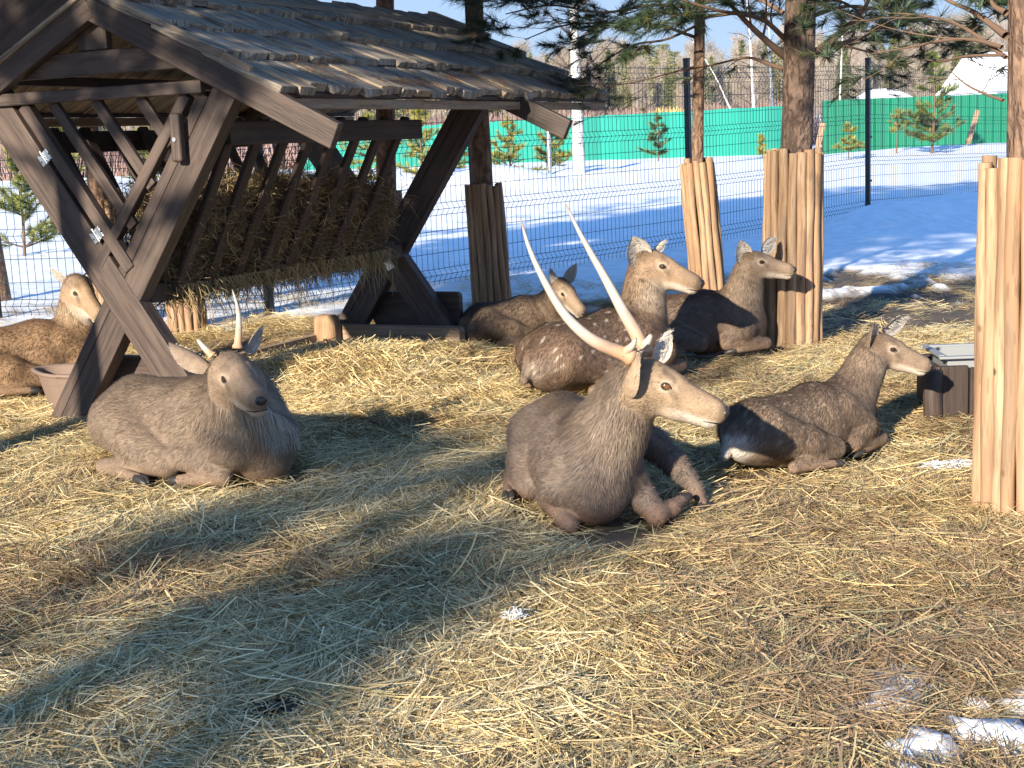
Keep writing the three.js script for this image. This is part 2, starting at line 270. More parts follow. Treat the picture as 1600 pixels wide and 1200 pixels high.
// ---------------------------------------------------------------- the roofed hay feeder
const FD = V(-1.963, 0, -7.116), FD_TURN = THREE.MathUtils.degToRad(-26);
const feeder = thing('hay_feeder', 'dark brown timber hay feeder on crossed legs under a weathered plank roof', 'hay feeder', FD, FD_TURN);
{
  const L = (s, h, t) => V(s, h, -t), UP = V(0, 1, 0), ALONG = V(0, 0, -1), r = mulberry(5);
  const inPlane = (a, b) => { const d = b.clone().sub(a).normalize(); return V(-d.y, d.x, 0); };   // across a beam, within the gable plane
  const gb = (a, b, w, th, off = 0) => { const n = inPlane(a, b).multiplyScalar(off); return beam(a.clone().add(n), b.clone().add(n), w, th, inPlane(a, b)); };
  const hc = 0.645, sa = (h) => -(h - hc) * 0.72, sb = (h) => (h - hc) * 0.70;
  const frame = (t0, near) => {
    part(feeder, 'leg', gb(L(sa(-0.04), -0.04, t0 + 0.045), L(sa(1.74), 1.74, t0 + 0.045), 0.185, 0.09), M.dark);
    part(feeder, 'leg', gb(L(sb(-0.06), -0.06, t0 + 0.05), L(sb(1.66), 1.66, t0 + 0.05), 0.135, 0.09, -0.032), M.dark);
    part(feeder, 'leg', gb(L(sb(-0.055), -0.055, t0 + 0.052), L(sb(1.6), 1.6, t0 + 0.052), 0.058, 0.088, 0.0675), M.dark);
    for (const m of [1, -1]) {
      part(feeder, 'rafter', gb(L(m * -0.01, 2.092, t0 - 0.028), L(m * 1.37, 2.087 - 0.4956 * 1.37, t0 - 0.028), 0.125, 0.05 + (m < 0 ? 0.006 : 0)), M.dark);
      if (near && m > 0) part(feeder, 'barge_board', gb(L(m * 0.03, 2.087 + 0.085, t0 - 0.034), L(m * 0.93, 2.172 - 0.4956 * 0.90, t0 - 0.034), 0.045, 0.03), M.plank);
    }
    if (near) part(feeder, 'barge_board', gb(L(-0.0, 2.30, t0 - 0.04), L(-1.12, 2.30 - 0.4956 * 1.12, t0 - 0.04), 0.26, 0.03), M.dark2);
    part(feeder, 'tie_beam', beam(L(-0.63, 1.823, t0 + 0.032), L(0.6, 1.823, t0 + 0.032), 0.115, 0.05, UP), M.dark);
    part(feeder, 'king_post', beam(L(-0.048, 1.885, t0 + 0.038), L(-0.048, 2.10, t0 + 0.038), 0.185, 0.045, V(1, 0, 0)), M.dark);
  };
  frame(0, true); frame(2.65, false);
  // the hinged gate of bars in the near gable
  part(feeder, 'gate_rail', beam(L(-0.70, 1.672, -0.012), L(0.63, 1.672, -0.012), 0.062, 0.04, UP), M.dark);
  const hv = 0.80;
  part(feeder, 'gate_bar', gb(L(sa(1.64) + 0.19, 1.64, 0.02), L(sa(hv) + 0.19, hv, 0.02), 0.07, 0.05), M.dark);
  part(feeder, 'gate_bar', gb(L(sb(hv - 0.1) - 0.165, hv - 0.1 + 0.12, 0.022), L(sb(1.64) - 0.185, 1.64, 0.022), 0.06, 0.05), M.dark);
  for (const s0 of [-0.35, -0.07, 0.21]) { const h1 = (s0 + 0.72 * 1.645 + 0.4515 + 0.15) / 1.42; part(feeder, 'gate_bar', gb(L(s0, 1.645, 0.03), L(s0 + 0.72 * (1.645 - h1), h1, 0.03), 0.062, 0.03), M.dark); }
  { const k = part(feeder, 'turn_button', beam(L(0.475, 1.555, -0.035), L(0.472, 1.322, -0.035), 0.062, 0.05, V(1, 0, 0), 0.016), M.dark);
    const sc = new THREE.CylinderGeometry(0.011, 0.011, 0.006, 14); sc.rotateX(Math.PI / 2); sc.translate(0.474, 1.43, 0.063); part(k, 'screw', sc, M.steel); }
  for (const [s, h] of [[-0.425, 1.372], [-0.13, 0.975]]) {
    const hg = part(feeder, 'hinge', beam(L(s - 0.0, h + 0.026, -0.004), L(s + 0.036, h - 0.026, -0.004), 0.075, 0.006, V(0.8, 0.58, 0)), M.steel);
    const c = new THREE.CylinderGeometry(0.007, 0.007, 0.075, 10); c.rotateZ(0.62); c.translate(s + 0.018, h, 0.01); part(hg, 'hinge_pin', c, M.steel);
    for (const [a, b] of [[-0.022, 0.012], [-0.012, -0.022], [0.04, 0.02], [0.05, -0.008]]) { const q = new THREE.SphereGeometry(0.005, 8, 5); q.scale(1, 1, 0.5); q.translate(s + 0.01 + a, h + b, 0.008); part(hg, 'screw', q, M.dark2); }
  }
  { const pl = part(feeder, 'bracket', beam(L(0.0, 0.60, 2.644), L(0.03, 0.54, 2.644), 0.06, 0.006, V(1, 0, 0)), M.steel); pl.userData.label = 'small steel bracket on the far crossing'; }
  // sloping rack sides: bottom beam, top rail, bars
  for (const m of [1, -1]) {
    part(feeder, 'bottom_beam', beam(L(m * 0.10, 0.668, 0.092), L(m * 0.10, 0.668, 2.648), 0.095, 0.05, UP), M.dark2);
    part(feeder, 'top_rail', beam(L(m * 0.615, 1.45, 0.16), L(m * 0.615, 1.45, 2.08), 0.115, 0.05, UP), M.dark2);
    for (let i = 0; i < 8; i++) { const t = 0.27 + i * 0.24; part(feeder, 'rack_bar', beam(L(m * 0.145, 0.66, t), L(m * 0.60, 1.525, t), 0.075, 0.03, ALONG, 0.012), M.dark2); }
  }
  part(feeder, 'rack_floor', beam(L(0, 0.635, 0.1), L(0, 0.635, 2.64), 0.15, 0.025, V(1, 0, 0)), M.dark2);
  // roof timbers
  part(feeder, 'ridge_beam', beam(L(-0.0, 2.095, 0.0), L(-0.0, 2.095, 4.0), 0.1, 0.06, UP), M.dark2);
  for (const m of [1, -1]) {
    for (const s of [0.62]) part(feeder, 'purlin', beam(L(m * s, 2.125 - 0.5 * s - 0.045, -0.0), L(m * s, 2.125 - 0.5 * s - 0.045, 4.0), 0.05, 0.07, UP), M.dark2);
    part(feeder, 'fascia', beam(L(m * 1.045, 1.572, -0.05), L(m * 1.045, 1.572, 4.0), 0.05, 0.028, UP), M.plank.clone());
    part(feeder, 'fascia_batten', beam(L(m * 1.05, 1.613, -0.05), L(m * 1.05, 1.613, 4.02), 0.026, 0.03, UP), M.dark2);
  }
  // planks: four overlapping courses on the right, long boards on the left
  const dn = V(1, -0.5, 0).normalize(), nrm = V(0.5, 1, 0).normalize();
  const plankGeo = (len, w, th, seed) => {   // a weathered board: slightly warped, ragged lower end; length along x, down the slope
    const g = new RoundedBoxGeometry(len, th, w, 2, 0.005), p = g.attributes.position, q = mulberry(seed), wz = (q() - 0.5) * 0.012, cup = (q() - 0.3) * 0.022, n1 = q() * 9;
    strip(g);
    for (let i = 0; i < p.count; i++) {
      const x = p.getX(i), z = p.getZ(i), e = x / len + 0.5;
      p.setY(i, p.getY(i) + wz * z / w * e + cup * ((z * z) / (w * w) * 4 - 0.5) * 0.5 + 0.004 * Math.sin(n1 + e * 4));
      if (e > 0.9) p.setX(i, x + (vnoise(z * 45 + n1, p.getY(i) * 60, n1) - 0.5) * 0.035);
    }
    g.computeVertexNormals(); return uvMetres(g, seed * 0.37, 0);
  };
  let id = 0;
  const lay = (m, sButt, len, tA, tB, lift, thick, wMin, wMax, jit) => {
    for (let t = tA; t < tB;) {
      const w = Math.min(wMin + (wMax - wMin) * r(), tB - t + 0.02), l = len + (r() - 0.5) * jit, g = plankGeo(l, w - 0.004, thick * (0.8 + 0.5 * r()), ++id);
      const dj = (r() - 0.5) * jit * 0.7, base = 2.135 - 0.5 * sButt, end = V(sButt, base, 0).addScaledVector(dn, dj).addScaledVector(nrm, lift + 0.014 * r());
      const top = V(sButt, base, 0).addScaledVector(dn, -l + dj).addScaledVector(nrm, 0.014);
      const x = end.clone().sub(top).normalize(), y = V(-x.y, x.x, 0);
      if (y.y < 0) y.negate();
      const c = end.clone().add(top).multiplyScalar(0.5); c.z = -(t + w / 2);
      g.applyMatrix4(new THREE.Matrix4().makeBasis(x, y, x.clone().cross(y)).setPosition(c));
      if (m < 0) { g.applyMatrix4(new THREE.Matrix4().makeRotationY(Math.PI)); g.translate(0, 0, -(tA + tB)); }
      part(feeder, 'roof_plank', g, M.roof[id % 3]); t += w;
    }
  };
  for (const s of [1.075, 0.755, 0.435, 0.12]) lay(1, s, 0.46, -0.055, 4.03, s > 1 ? 0.036 : 0.052, 0.040, 0.08, 0.17, 0.06);
  lay(-1, 1.075, 1.2, -0.055, 4.03, 0.016, 0.022, 0.10, 0.16, 0.02);
  part(feeder, 'ridge_cap', gb(L(-0.10, 2.20, 1.99), L(0.05, 2.20, 1.99), 0.03, 4.06), M.roof[1]);
  // sills between the feet
  const sill = (s0, s1, t, h, th, m) => {
    const sh = new THREE.Shape(); const R = 0.06; sh.moveTo(s0 + 0.09, -0.05); sh.lineTo(s0, h - R); sh.quadraticCurveTo(s0, h, s0 + R, h); sh.lineTo(s1 - R * 0.5, h); sh.quadraticCurveTo(s1, h, s1, h - R * 0.5); sh.lineTo(s1, -0.05);
    const g = new THREE.ExtrudeGeometry(sh, { depth: th, bevelEnabled: true, bevelSize: 0.006, bevelThickness: 0.006, bevelSegments: 2, curveSegments: 6 }); strip(g); uvMetres(g, t, 0); g.translate(0, 0, -t - th); return g;
  };
  part(feeder, 'sill', sill(-0.30, 0.42, 0.10, 0.15, 0.07, 0), M.plank);
  part(feeder, 'sill', sill(-0.43, 0.58, 2.53, 0.165, 0.07), M.plank);
  part(feeder, 'brace_board', (() => { const g = sill(-0.27, 0.47, 2.755, 0.17, 0.045); g.translate(0, 0.2, 0); return g; })(), M.dark);
  part(feeder, 'brace_board', (() => { const g = sill(-0.3, 0.3, 0.10, 0.15, 0.04); g.translate(0, 0.17, -0.09); return g; })(), M.dark);
  part(feeder, 'base_plank', beam(L(-0.47, 0.055, 0.2), L(-0.47, 0.055, 2.5), 0.13, 0.05, UP), M.plank);
  part(feeder, 'block', (() => { const g = new RoundedBoxGeometry(0.17, 0.24, 0.14, 3, 0.05); strip(g); uvMetres(g, 3, 1); g.translate(-0.40, 0.13, -2.47); return g; })(), M.log[1]);
  feeder.updateMatrixWorld(true);

  {   // an oval tub with flared sides behind the near legs
    const p = L(-0.59, 0, 0.33).applyMatrix4(feeder.matrixWorld), t = thing('feed_tub', 'brown oval feed tub standing behind the near crossed legs of the feeder', 'feed tub', V(p.x, -0.02, p.z), FD_TURN);
    const pr = [[0.0, 0.02], [0.225, 0.02], [0.245, 0.035], [0.30, 0.215], [0.335, 0.225], [0.338, 0.24], [0.318, 0.246], [0.285, 0.235], [0.235, 0.06], [0.0, 0.05]].map(([x, y]) => new THREE.Vector2(x, y));
    const g = new THREE.LatheGeometry(pr, 40), q = g.attributes.position; for (let i = 0; i < q.count; i++) { const x = q.getX(i), z = q.getZ(i), a = Math.atan2(z, x), k = 1 + 0.10 * Math.cos(4 * a + Math.PI) * -0.6 + 0.012 * (vnoise(x * 9, q.getY(i) * 9, z * 9) - 0.5); q.setX(i, x * k); q.setZ(i, z * 0.62 * k); } strip(g); g.computeVertexNormals(); uvMetres(g, 5, 0);
    part(t, 'tub', g, std({ color: new THREE.Color().setRGB(0.21, 0.145, 0.11), roughness: 0.7, bumpMap: M.plank.bumpMap, bumpScale: 0.002 }));
  }
  // hay heaped in the rack
  const hm = Array.from({ length: 4 }, () => ({ m: [], c: [] })), o = new THREE.Object3D();
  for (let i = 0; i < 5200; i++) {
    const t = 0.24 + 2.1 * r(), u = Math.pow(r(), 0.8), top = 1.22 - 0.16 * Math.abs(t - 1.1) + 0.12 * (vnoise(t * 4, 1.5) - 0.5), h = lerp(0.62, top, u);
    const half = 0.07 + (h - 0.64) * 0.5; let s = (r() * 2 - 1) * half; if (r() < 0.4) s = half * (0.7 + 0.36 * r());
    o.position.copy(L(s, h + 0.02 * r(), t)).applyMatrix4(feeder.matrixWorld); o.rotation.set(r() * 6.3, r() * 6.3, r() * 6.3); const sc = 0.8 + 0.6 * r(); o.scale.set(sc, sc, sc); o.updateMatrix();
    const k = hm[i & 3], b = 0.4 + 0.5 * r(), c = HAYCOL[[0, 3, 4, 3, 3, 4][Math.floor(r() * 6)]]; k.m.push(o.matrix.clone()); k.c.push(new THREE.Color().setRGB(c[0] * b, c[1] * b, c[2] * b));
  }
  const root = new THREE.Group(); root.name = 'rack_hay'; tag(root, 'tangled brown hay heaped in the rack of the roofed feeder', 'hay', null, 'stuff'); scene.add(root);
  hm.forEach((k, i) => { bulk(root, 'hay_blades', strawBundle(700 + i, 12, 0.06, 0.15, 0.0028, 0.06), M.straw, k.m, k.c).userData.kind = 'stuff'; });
  const wisps = [];
  for (let i = 0; i < 760; i++) {
    const low = i > 150, t = 0.22 + 2.15 * r(), h = low ? 0.70 : 0.7 + 0.5 * r(), s = low ? 0.08 + 0.16 * r() : 0.16 + (h - 0.66) * 0.53, p = L(s, h, t).applyMatrix4(feeder.matrixWorld), q = p.clone(), l = (0.06 + 0.26 * r() * r()), pts = [p];
    for (let k = 1; k <= 3; k++) { q.add(V((r() - 0.35) * 0.07, -l / 3 * (low ? 1 : r() * 1.4 - 0.5), (r() - 0.4) * 0.07)); pts.push(q.clone()); }
    const b = 0.6 + 0.7 * r(); wisps.push(paint(tube(pts, [0.0022, 0.002, 0.0018, 0.001], 3, 0, 0, false), [0.4 * b, 0.29 * b, 0.13 * b]));
  }
  part(root, 'hay_wisps', merge(wisps), M.straw).userData.kind = 'stuff';

  // rusty pine needles caught on the roof
  const nm = [], nc = [];
  for (let i = 0; i < 900; i++) {
    const t = 4 * r(), s = 0.02 + 1.0 * Math.pow(r(), 0.8), n = fbm(s * 5, t * 2.2, 3, 3); if (n < 0.50 - 0.1 * (r() < 0.2)) continue;
    const row = [0.12, 0.435, 0.755, 1.075].find((b) => s < b) ?? 1.075, p = V(s, 2.135 - 0.5 * s, 0).addScaledVector(nrm, 0.05 + 0.006 - 0.03 * (row - s) / 0.4); p.z = -t;
    o.position.copy(p.applyMatrix4(feeder.matrixWorld)); o.rotation.set(0, 0, 0); o.rotateY(FD_TURN); o.rotateZ(-0.4636); o.rotateY(r() * 6.3); const sc = 0.6 + 0.6 * r(); o.scale.set(sc, sc * 0.8, sc); o.updateMatrix(); nm.push(o.matrix.clone());
    const b = 0.7 + 0.6 * r(); nc.push(new THREE.Color().setRGB(0.26 * b, 0.12 * b, 0.05 * b));
  }
  const lit = bulk(scene, 'needle_litter', strawBundle(650, 16, 0.06, 0.075, 0.0022, 0.03), M.straw, nm, nc); tag(lit, 'rusty fallen pine needles lying on the plank roof', 'pine needles', null, 'stuff');
}

// ---------------------------------------------------------------- pines with log guards
// trunk: points and radii; limbs grow side shoots, twigs and needle tufts
function tuftGeo(seed, n, len, wid) {   // a shoot's brush of needles round +x
  const r = mulberry(seed), pos = [], idx = [], nor = [];
  for (let i = 0; i < n; i++) {
    const a = r() * 6.283, b = 0.35 + 0.75 * r(), x0 = -0.05 + 0.09 * r() - 0.02, d = V(Math.cos(b), Math.sin(b) * Math.cos(a), Math.sin(b) * Math.sin(a)), s = V(0, -Math.sin(a), Math.cos(a)), l = len * (0.7 + 0.5 * r()), nn = d.clone().cross(s).normalize();
    const p0 = V(x0, 0, 0), p2 = d.clone().multiplyScalar(l).add(p0); p2.y -= 0.006; const k = pos.length / 3;
    pos.push(p0.x + s.x * wid, p0.y + s.y * wid, p0.z + s.z * wid, p0.x - s.x * wid, p0.y - s.y * wid, p0.z - s.z * wid, p2.x, p2.y, p2.z);
    const e1 = V(-2 * s.x, -2 * s.y, -2 * s.z), g = e1.cross(d); if (g.dot(nn) < 0) nn.negate(); for (let m = 0; m < 3; m++) nor.push(nn.x, nn.y, nn.z); idx.push(k, k + 1, k + 2);
  }
  const g = new THREE.BufferGeometry(); g.setAttribute('position', new THREE.Float32BufferAttribute(pos, 3)); g.setAttribute('normal', new THREE.Float32BufferAttribute(nor, 3)); g.setIndex(idx); return g;
}
const TUFT = [0, 1, 2].map((i) => tuftGeo(300 + i, 34, 0.075, 0.0017)), TUFT_FAR = [0, 1].map((i) => tuftGeo(320 + i, 26, 0.13, 0.006));
function growShoot(out, p, dir, len, rad, level, r, o) {
  const n = level > 1 ? 3 : 5, pts = [p.clone()], d = dir.clone();
  for (let i = 1; i <= n; i++) {
    d.add(V((r() - 0.5) * o.wobble, (r() - 0.5) * o.wobble - o.droop * (level === 1 ? 1 : 0.4) + (level > 1 ? 0.06 : 0), (r() - 0.5) * o.wobble)).normalize();
    pts.push(pts[i - 1].clone().addScaledVector(d, len / n));
  }
  fork(out, pts, rad, level, r, o);
}
function fork(out, pts, rad, level, r, o, from = 0.15) {
  const N = pts.length - 1, len = pts.reduce((s, p, i) => s + (i ? p.distanceTo(pts[i - 1]) : 0), 0);
  (level < 2 ? out.limb : out.twig).push(tube(pts, pts.map((_, i) => Math.max(0.0012, rad * (1 - 0.72 * i / N))), level === 0 ? 8 : level === 1 ? 5 : 3, level === 0 ? 0.12 : 0, r() * 9, false));
  if (level >= o.levels) { for (let i = 1; i <= N; i++) if (r() < o.leafy) { const d = pts[i].clone().sub(pts[i - 1]).normalize(); out.tuft.push([pts[i].clone(), d]); } return; }
  const m = Math.max(2, Math.round(len / (level === 0 ? o.gap : level === 1 ? o.gap * 0.55 : o.gap * 0.42)));
  for (let k = 0; k < m; k++) {
    const t = lerp(from, 1, (k + 0.6 * r() + 0.2) / m), i = Math.min(N - 1, Math.floor(t * N)), f = t * N - i, p = pts[i].clone().lerp(pts[i + 1], f), d = pts[i + 1].clone().sub(pts[i]).normalize();
    const side = d.clone().cross(V(r() - 0.5, 1.2, r() - 0.5)).normalize().multiplyScalar(r() < 0.5 ? 1 : -1), dd = d.clone().multiplyScalar(0.75 + 0.4 * r()).addScaledVector(side, 0.55 + 0.5 * r()).add(V(0, (r() - 0.5) * 0.5, 0)).normalize();
    const l = Math.min(level === 0 ? o.sub : o.sub * 0.5, len * 0.6) * (1.15 - 0.6 * t) * (0.7 + 0.6 * r());
    growShoot(out, p, dd, l, Math.max(0.0016, rad * (1 - 0.7 * t) * 0.45), level + 1, r, o);
  }
}
function needlesInto(crown, tufts, geos, r, scale, dark = 1) {
  const sets = geos.map(() => ({ m: [], c: [] })), X = V(1, 0, 0), q = new THREE.Quaternion(), q2 = new THREE.Quaternion();
  for (const [p, d] of tufts) {
    const k = sets[Math.floor(r() * geos.length)]; q.setFromUnitVectors(X, d); q2.setFromAxisAngle(X, r() * 6.28); const s = scale * (0.75 + 0.5 * r());
    k.m.push(new THREE.Matrix4().compose(p, q.clone().multiply(q2), V(s, s, s))); const b = dark * (0.7 + 0.6 * r()), y = r() < 0.12 ? 1 : 0; k.c.push(new THREE.Color().setRGB((0.032 + 0.05 * y) * b, (0.055 + 0.025 * y) * b, (0.024 - 0.002 * y) * b));
  }
  sets.forEach((k, i) => { if (k.m.length) bulk(crown, 'needles', geos[i], M.needle, k.m, k.c).userData.kind = 'stuff'; });
}
function pine(label, base, top, r0, r1, o) {
  const r = mulberry(o.seed), t = thing('pine_tree', label, 'pine tree', base, 0, o.group), rel = (p) => p.clone().sub(base), axis = top.clone().sub(base), N = 26;
  const pts = [], rad = []; for (let i = 0; i <= N; i++) { const f = i / N; pts.push(axis.clone().multiplyScalar(f).add(V(Math.sin(f * 9 + o.seed) * 0.02, 0, Math.cos(f * 7 + o.seed) * 0.02).multiplyScalar(f ? 1 : 0))); rad.push(lerp(r0, r1, Math.pow(f, 0.9)) * (1 + 0.25 * Math.exp(-f * 60))); }
  part(t, 'trunk', tube(pts, rad, 28, 0.09, o.seed), o.orange ? M.barkOrange : M.bark);
  const out = { limb: [], twig: [], tuft: [] };
  const go = { levels: 3, gap: 0.22, sub: 0.7, wobble: 0.35, droop: 0.05, leafy: 0.85, ...(o.fine || {}) };
  for (const l of o.limbs || []) { const p = curve(l.p.map(rel), 14); fork(out, p, l.r, 0, r, { ...go, ...(l.o || {}) }); }
  const fine = out.tuft; out.tuft = [];
  const H = axis.length(), c = o.crown;
  for (const c of [o.crown, o.crown2]) if (c) for (let h = c.from; h < (c.to ?? H - 0.2); h += c.step * (0.8 + 0.4 * r())) for (let k = 0; k < c.n; k++) {
    const f = h / H, a = r() * 6.283, len = c.spread * Math.sqrt(clamp((1 - (h - c.from) / (H - c.from)) * 1.1 + 0.08)) * (0.65 + 0.5 * r()), p = axis.clone().multiplyScalar(f), d = V(Math.cos(a), 0.25 + 0.25 * r(), Math.sin(a)).normalize();
    if (c.skip && c.skip(p.clone().add(base), d)) continue;
    growShoot(out, p, d, len, 0.035 * (1.1 - f), 0, r, { ...go, levels: 2, gap: c.gap ?? 0.38, sub: 0.8, wobble: 0.3, droop: 0.03, leafy: 0.95 });
  }
  const crown = new THREE.Group(); crown.name = 'crown'; t.add(crown);
  if (out.limb.length) part(crown, 'branches', merge(out.limb), M.limb).userData.kind = 'stuff';
  if (out.twig.length) part(crown, 'twigs', merge(out.twig), M.twig).userData.kind = 'stuff';
  needlesInto(crown, fine, TUFT, r, 1);
  needlesInto(crown, out.tuft, TUFT_FAR, r, c?.tuft ?? 1);
  return t;
}
// a guard of round poles stood up round a trunk
function guard(label, base, topC, Rb, Rt, height, n, seed) {
  const r = mulberry(seed), t = thing('log_guard', label, 'tree guard', base, 0, 'pole guards round the pine trunks'), lean = topC.clone().sub(base);
  for (let i = 0; i < n; i++) {
    const a = (i + 0.25 * (r() - 0.5)) / n * Math.PI * 2, h = height + (r() - 0.5) * 0.055, rr = Math.PI * Rb / n * (0.93 + 0.22 * r()), rt = Math.PI * Rt / n * (0.95 + 0.25 * r()), ca = Math.cos(a), sa = Math.sin(a), off = (r() - 0.5) * 0.012;
    const pts = [], rad = []; for (let k = 0; k <= 8; k++) { const f = k / 8, R = lerp(Rb, Rt, f) + off; pts.push(V(ca * R + lean.x * f + 0.004 * Math.sin(k * 1.3 + i * 2), h * f - 0.05 * (1 - f), sa * R + lean.z * f)); rad.push(lerp(rr, rt, f) * (1 + 0.05 * (vnoise(k * 0.7, i * 3.1, seed) - 0.5))); }
    const g = tube(pts, rad, 10, 0.035, i + seed); const uv = g.attributes.uv; for (let k = 0; k < uv.count; k++) uv.setXY(k, uv.getX(k) + i * 0.37 + seed, uv.getY(k) + i * 0.13);
    part(t, 'pole', g, M.log[Math.floor(r() * 3)]);
  }
  return t;
}
const g0 = (x, y, h = 0) => onLevel(x, y, h);
// the five guarded pines and the two behind the feeder
const T = {};
T.a = V(-0.155, 0, -10.4); T.b = V(-0.93, 0, -10.95); T.c = V(1.36, 0, -10.05); T.d = V(1.83, 0, -9.0); T.e = V(1.822, 0, -4.86); T.f = V(-2.47, 0, -10.75); T.g = V(-3.15, 0, -11.1);
const tall = (b, px, py, D, H) => { const p = at(px, py, D), k = H / p.y; return V(b.x + (p.x - b.x) * k, H, b.z + (p.z - b.z) * k); };
guard('bundle of pale poles round the pine beside the far end of the feeder', V(T.a.x + 0.045, 0, T.a.z), V(T.a.x + 0.015, 0, T.a.z), 0.122, 0.112, 1.04, 15, 401);
guard('pole guard half hidden behind the feeder\'s far crossed legs', T.b, V(T.b.x, 0, T.b.z), 0.13, 0.115, 1.0, 15, 402);
guard('narrow pole guard round the thin pine, behind the looking doe', V(1.455, 0, -10.05), V(1.375, 0, -10.05), 0.105, 0.10, 1.16, 14, 403);
guard('broad leaning pole guard round the thick pine in the middle right', V(1.818, 0, -9.0), V(1.845, 0, -9.0), 0.162, 0.155, 1.21, 17, 404);
guard('large sunlit pole guard at the right edge, nearest of all', T.e, V(T.e.x + 0.0, 0, T.e.z), 0.176, 0.168, 1.205, 22, 405);
guard('small pole guard seen under the feeder beyond the bearded buck', T.f, V(T.f.x, 0, T.f.z), 0.13, 0.12, 1.0, 15, 406);
guard('pole guard seen through the slats of the feeder gable', T.g, V(T.g.x, 0, T.g.z), 0.12, 0.11, 1.05, 14, 407);

const A = (list, d0, d1) => list.map(([x, y], i) => at(x, y, lerp(d0, d1, i / (list.length - 1))));
const CR = { from: 2.9, step: 0.38, n: 6, spread: 2.0, tuft: 1.4, gap: 0.34 };
pine('pine with an orange brown trunk beside the far end of the feeder', T.a, tall(T.a, 745, 10, 10.4, 8.6), 0.082, 0.03, { seed: 21, orange: true, crown: { ...CR, from: 3.1 }, group: null });
pine('slim pine rising behind the feeder roof, in the hidden pole guard', T.b, tall(T.b, 606, 180, 10.95, 8.2), 0.086, 0.03, { seed: 22, orange: true, crown: { ...CR, from: 3.0 } });
pine('thin pine with a pale bare trunk in the narrow pole guard', V(1.375, 0, -10.05), tall(V(1.375, 0, -10.05), 1090, 0, 10.05, 7.2), 0.047, 0.018, { seed: 23, orange: true, crown: { ...CR, from: 2.75, spread: 1.5 }, limbs: [
  { p: A([[1086, 58], [1030, 40], [960, 36], [880, 40], [820, 62]], 10.05, 9.4), r: 0.012, o: { leafy: 0.6 } },
  { p: A([[1088, 12], [1020, 8], [940, 20], [860, 8], [790, 22]], 10.05, 9.6), r: 0.013 },
  { p: A([[1086, 104], [1040, 116], [985, 130], [930, 133]], 10.05, 9.5), r: 0.008, o: { leafy: 0.12 } },
  { p: A([[1088, 40], [1040, 62], [990, 70], [945, 95], [912, 118]], 10.05, 9.9), r: 0.010, o: { leafy: 0.35 } },
  { p: A([[1092, 30], [1130, 22], [1180, 20], [1215, 8]], 10.05, 9.6), r: 0.010 }] });
pine('thick dark pine with forking lower limbs in the broad pole guard', T.d, tall(T.d, 1246, 0, 9.0, 9.5), 0.11, 0.045, { seed: 24, crown: { ...CR, from: 3.0, spread: 2.2 }, limbs: [
  { p: A([[1226, 88], [1200, 66], [1168, 36], [1140, 4], [1126, -40]], 9.0, 8.6), r: 0.026 },
  { p: A([[1224, 108], [1196, 98], [1168, 90], [1120, 100], [1060, 112]], 9.0, 9.3), r: 0.014, o: { leafy: 0.25 } },
  { p: A([[1226, 60], [1190, 30], [1120, 16], [1040, -8]], 9.0, 8.5), r: 0.018 },
  { p: A([[1272, 84], [1300, 62], [1330, 36], [1356, 4], [1366, -40]], 9.0, 8.7), r: 0.027 },
  { p: A([[1276, 82], [1302, 70], [1345, 60], [1372, 44], [1420, 40]], 9.0, 9.2), r: 0.015, o: { leafy: 0.8 } },
  { p: A([[1300, 64], [1330, 74], [1370, 84], [1420, 92]], 8.95, 9.2), r: 0.010, o: { leafy: 0.6 } },
  { p: A([[1272, 24], [1320, 10], [1390, 14], [1450, 6]], 9.0, 8.8), r: 0.014 }, { p: A([[1270, -10], [1330, -14], [1420, 24], [1490, 36]], 9.0, 9.6), r: 0.014 }, { p: A([[1224, 20], [1170, -6], [1080, 6], [980, 34], [900, 60]], 9.0, 9.7), r: 0.014 },
  { p: A([[1270, 10], [1300, 0], [1330, 10], [1350, 30]], 9.0, 8.4), r: 0.014 }] });
pine('pine with an orange trunk at the right edge above the near pole guard', T.e, tall(T.e, 1616, 120, 4.86, 7.6), 0.126, 0.045, { seed: 25, orange: true, crown: { ...CR, from: 2.6, spread: 1.8, skip: (p, d) => d.z > 0.3 && d.x < 0 }, limbs: [
  { p: A([[1572, 56], [1548, 38], [1520, 18], [1480, 0], [1440, -24]], 4.86, 5.3), r: 0.014 },
  { p: A([[1566, 74], [1520, 62], [1470, 64], [1420, 74], [1362, 84]], 4.86, 5.6), r: 0.008, o: { gap: 0.22, sub: 0.4, leafy: 0.4 } },
  { p: A([[1568, 157], [1540, 147], [1510, 132], [1486, 112]], 4.86, 5.2), r: 0.006, o: { leafy: 0.0, gap: 0.3, sub: 0.25 } },
  { p: A([[1570, 86], [1510, 88], [1470, 96], [1440, 92]], 4.86, 5.5), r: 0.006, o: { gap: 0.3, sub: 0.3, leafy: 0.2 } },
  { p: A([[1572, 20], [1552, 8], [1545, -20]], 4.86, 5.0), r: 0.012 },
  { p: A([[1572, 90], [1500, 40], [1440, 24], [1370, 20]], 4.86, 5.8), r: 0.008, o: { gap: 0.22, sub: 0.45, leafy: 0.4 } }] });
pine('pine rising behind the feeder from the small sunlit pole guard', T.f, V(T.f.x - 0.1, 8.4, T.f.z), 0.085, 0.03, { seed: 26, orange: true, crown: { ...CR, from: 3.2 } });
pine('pine trunk seen through the slats of the feeder gable', T.g, V(T.g.x - 0.15, 7.8, T.g.z - 0.1), 0.08, 0.03, { seed: 27, orange: true, crown: { ...CR, from: 3.0 } });

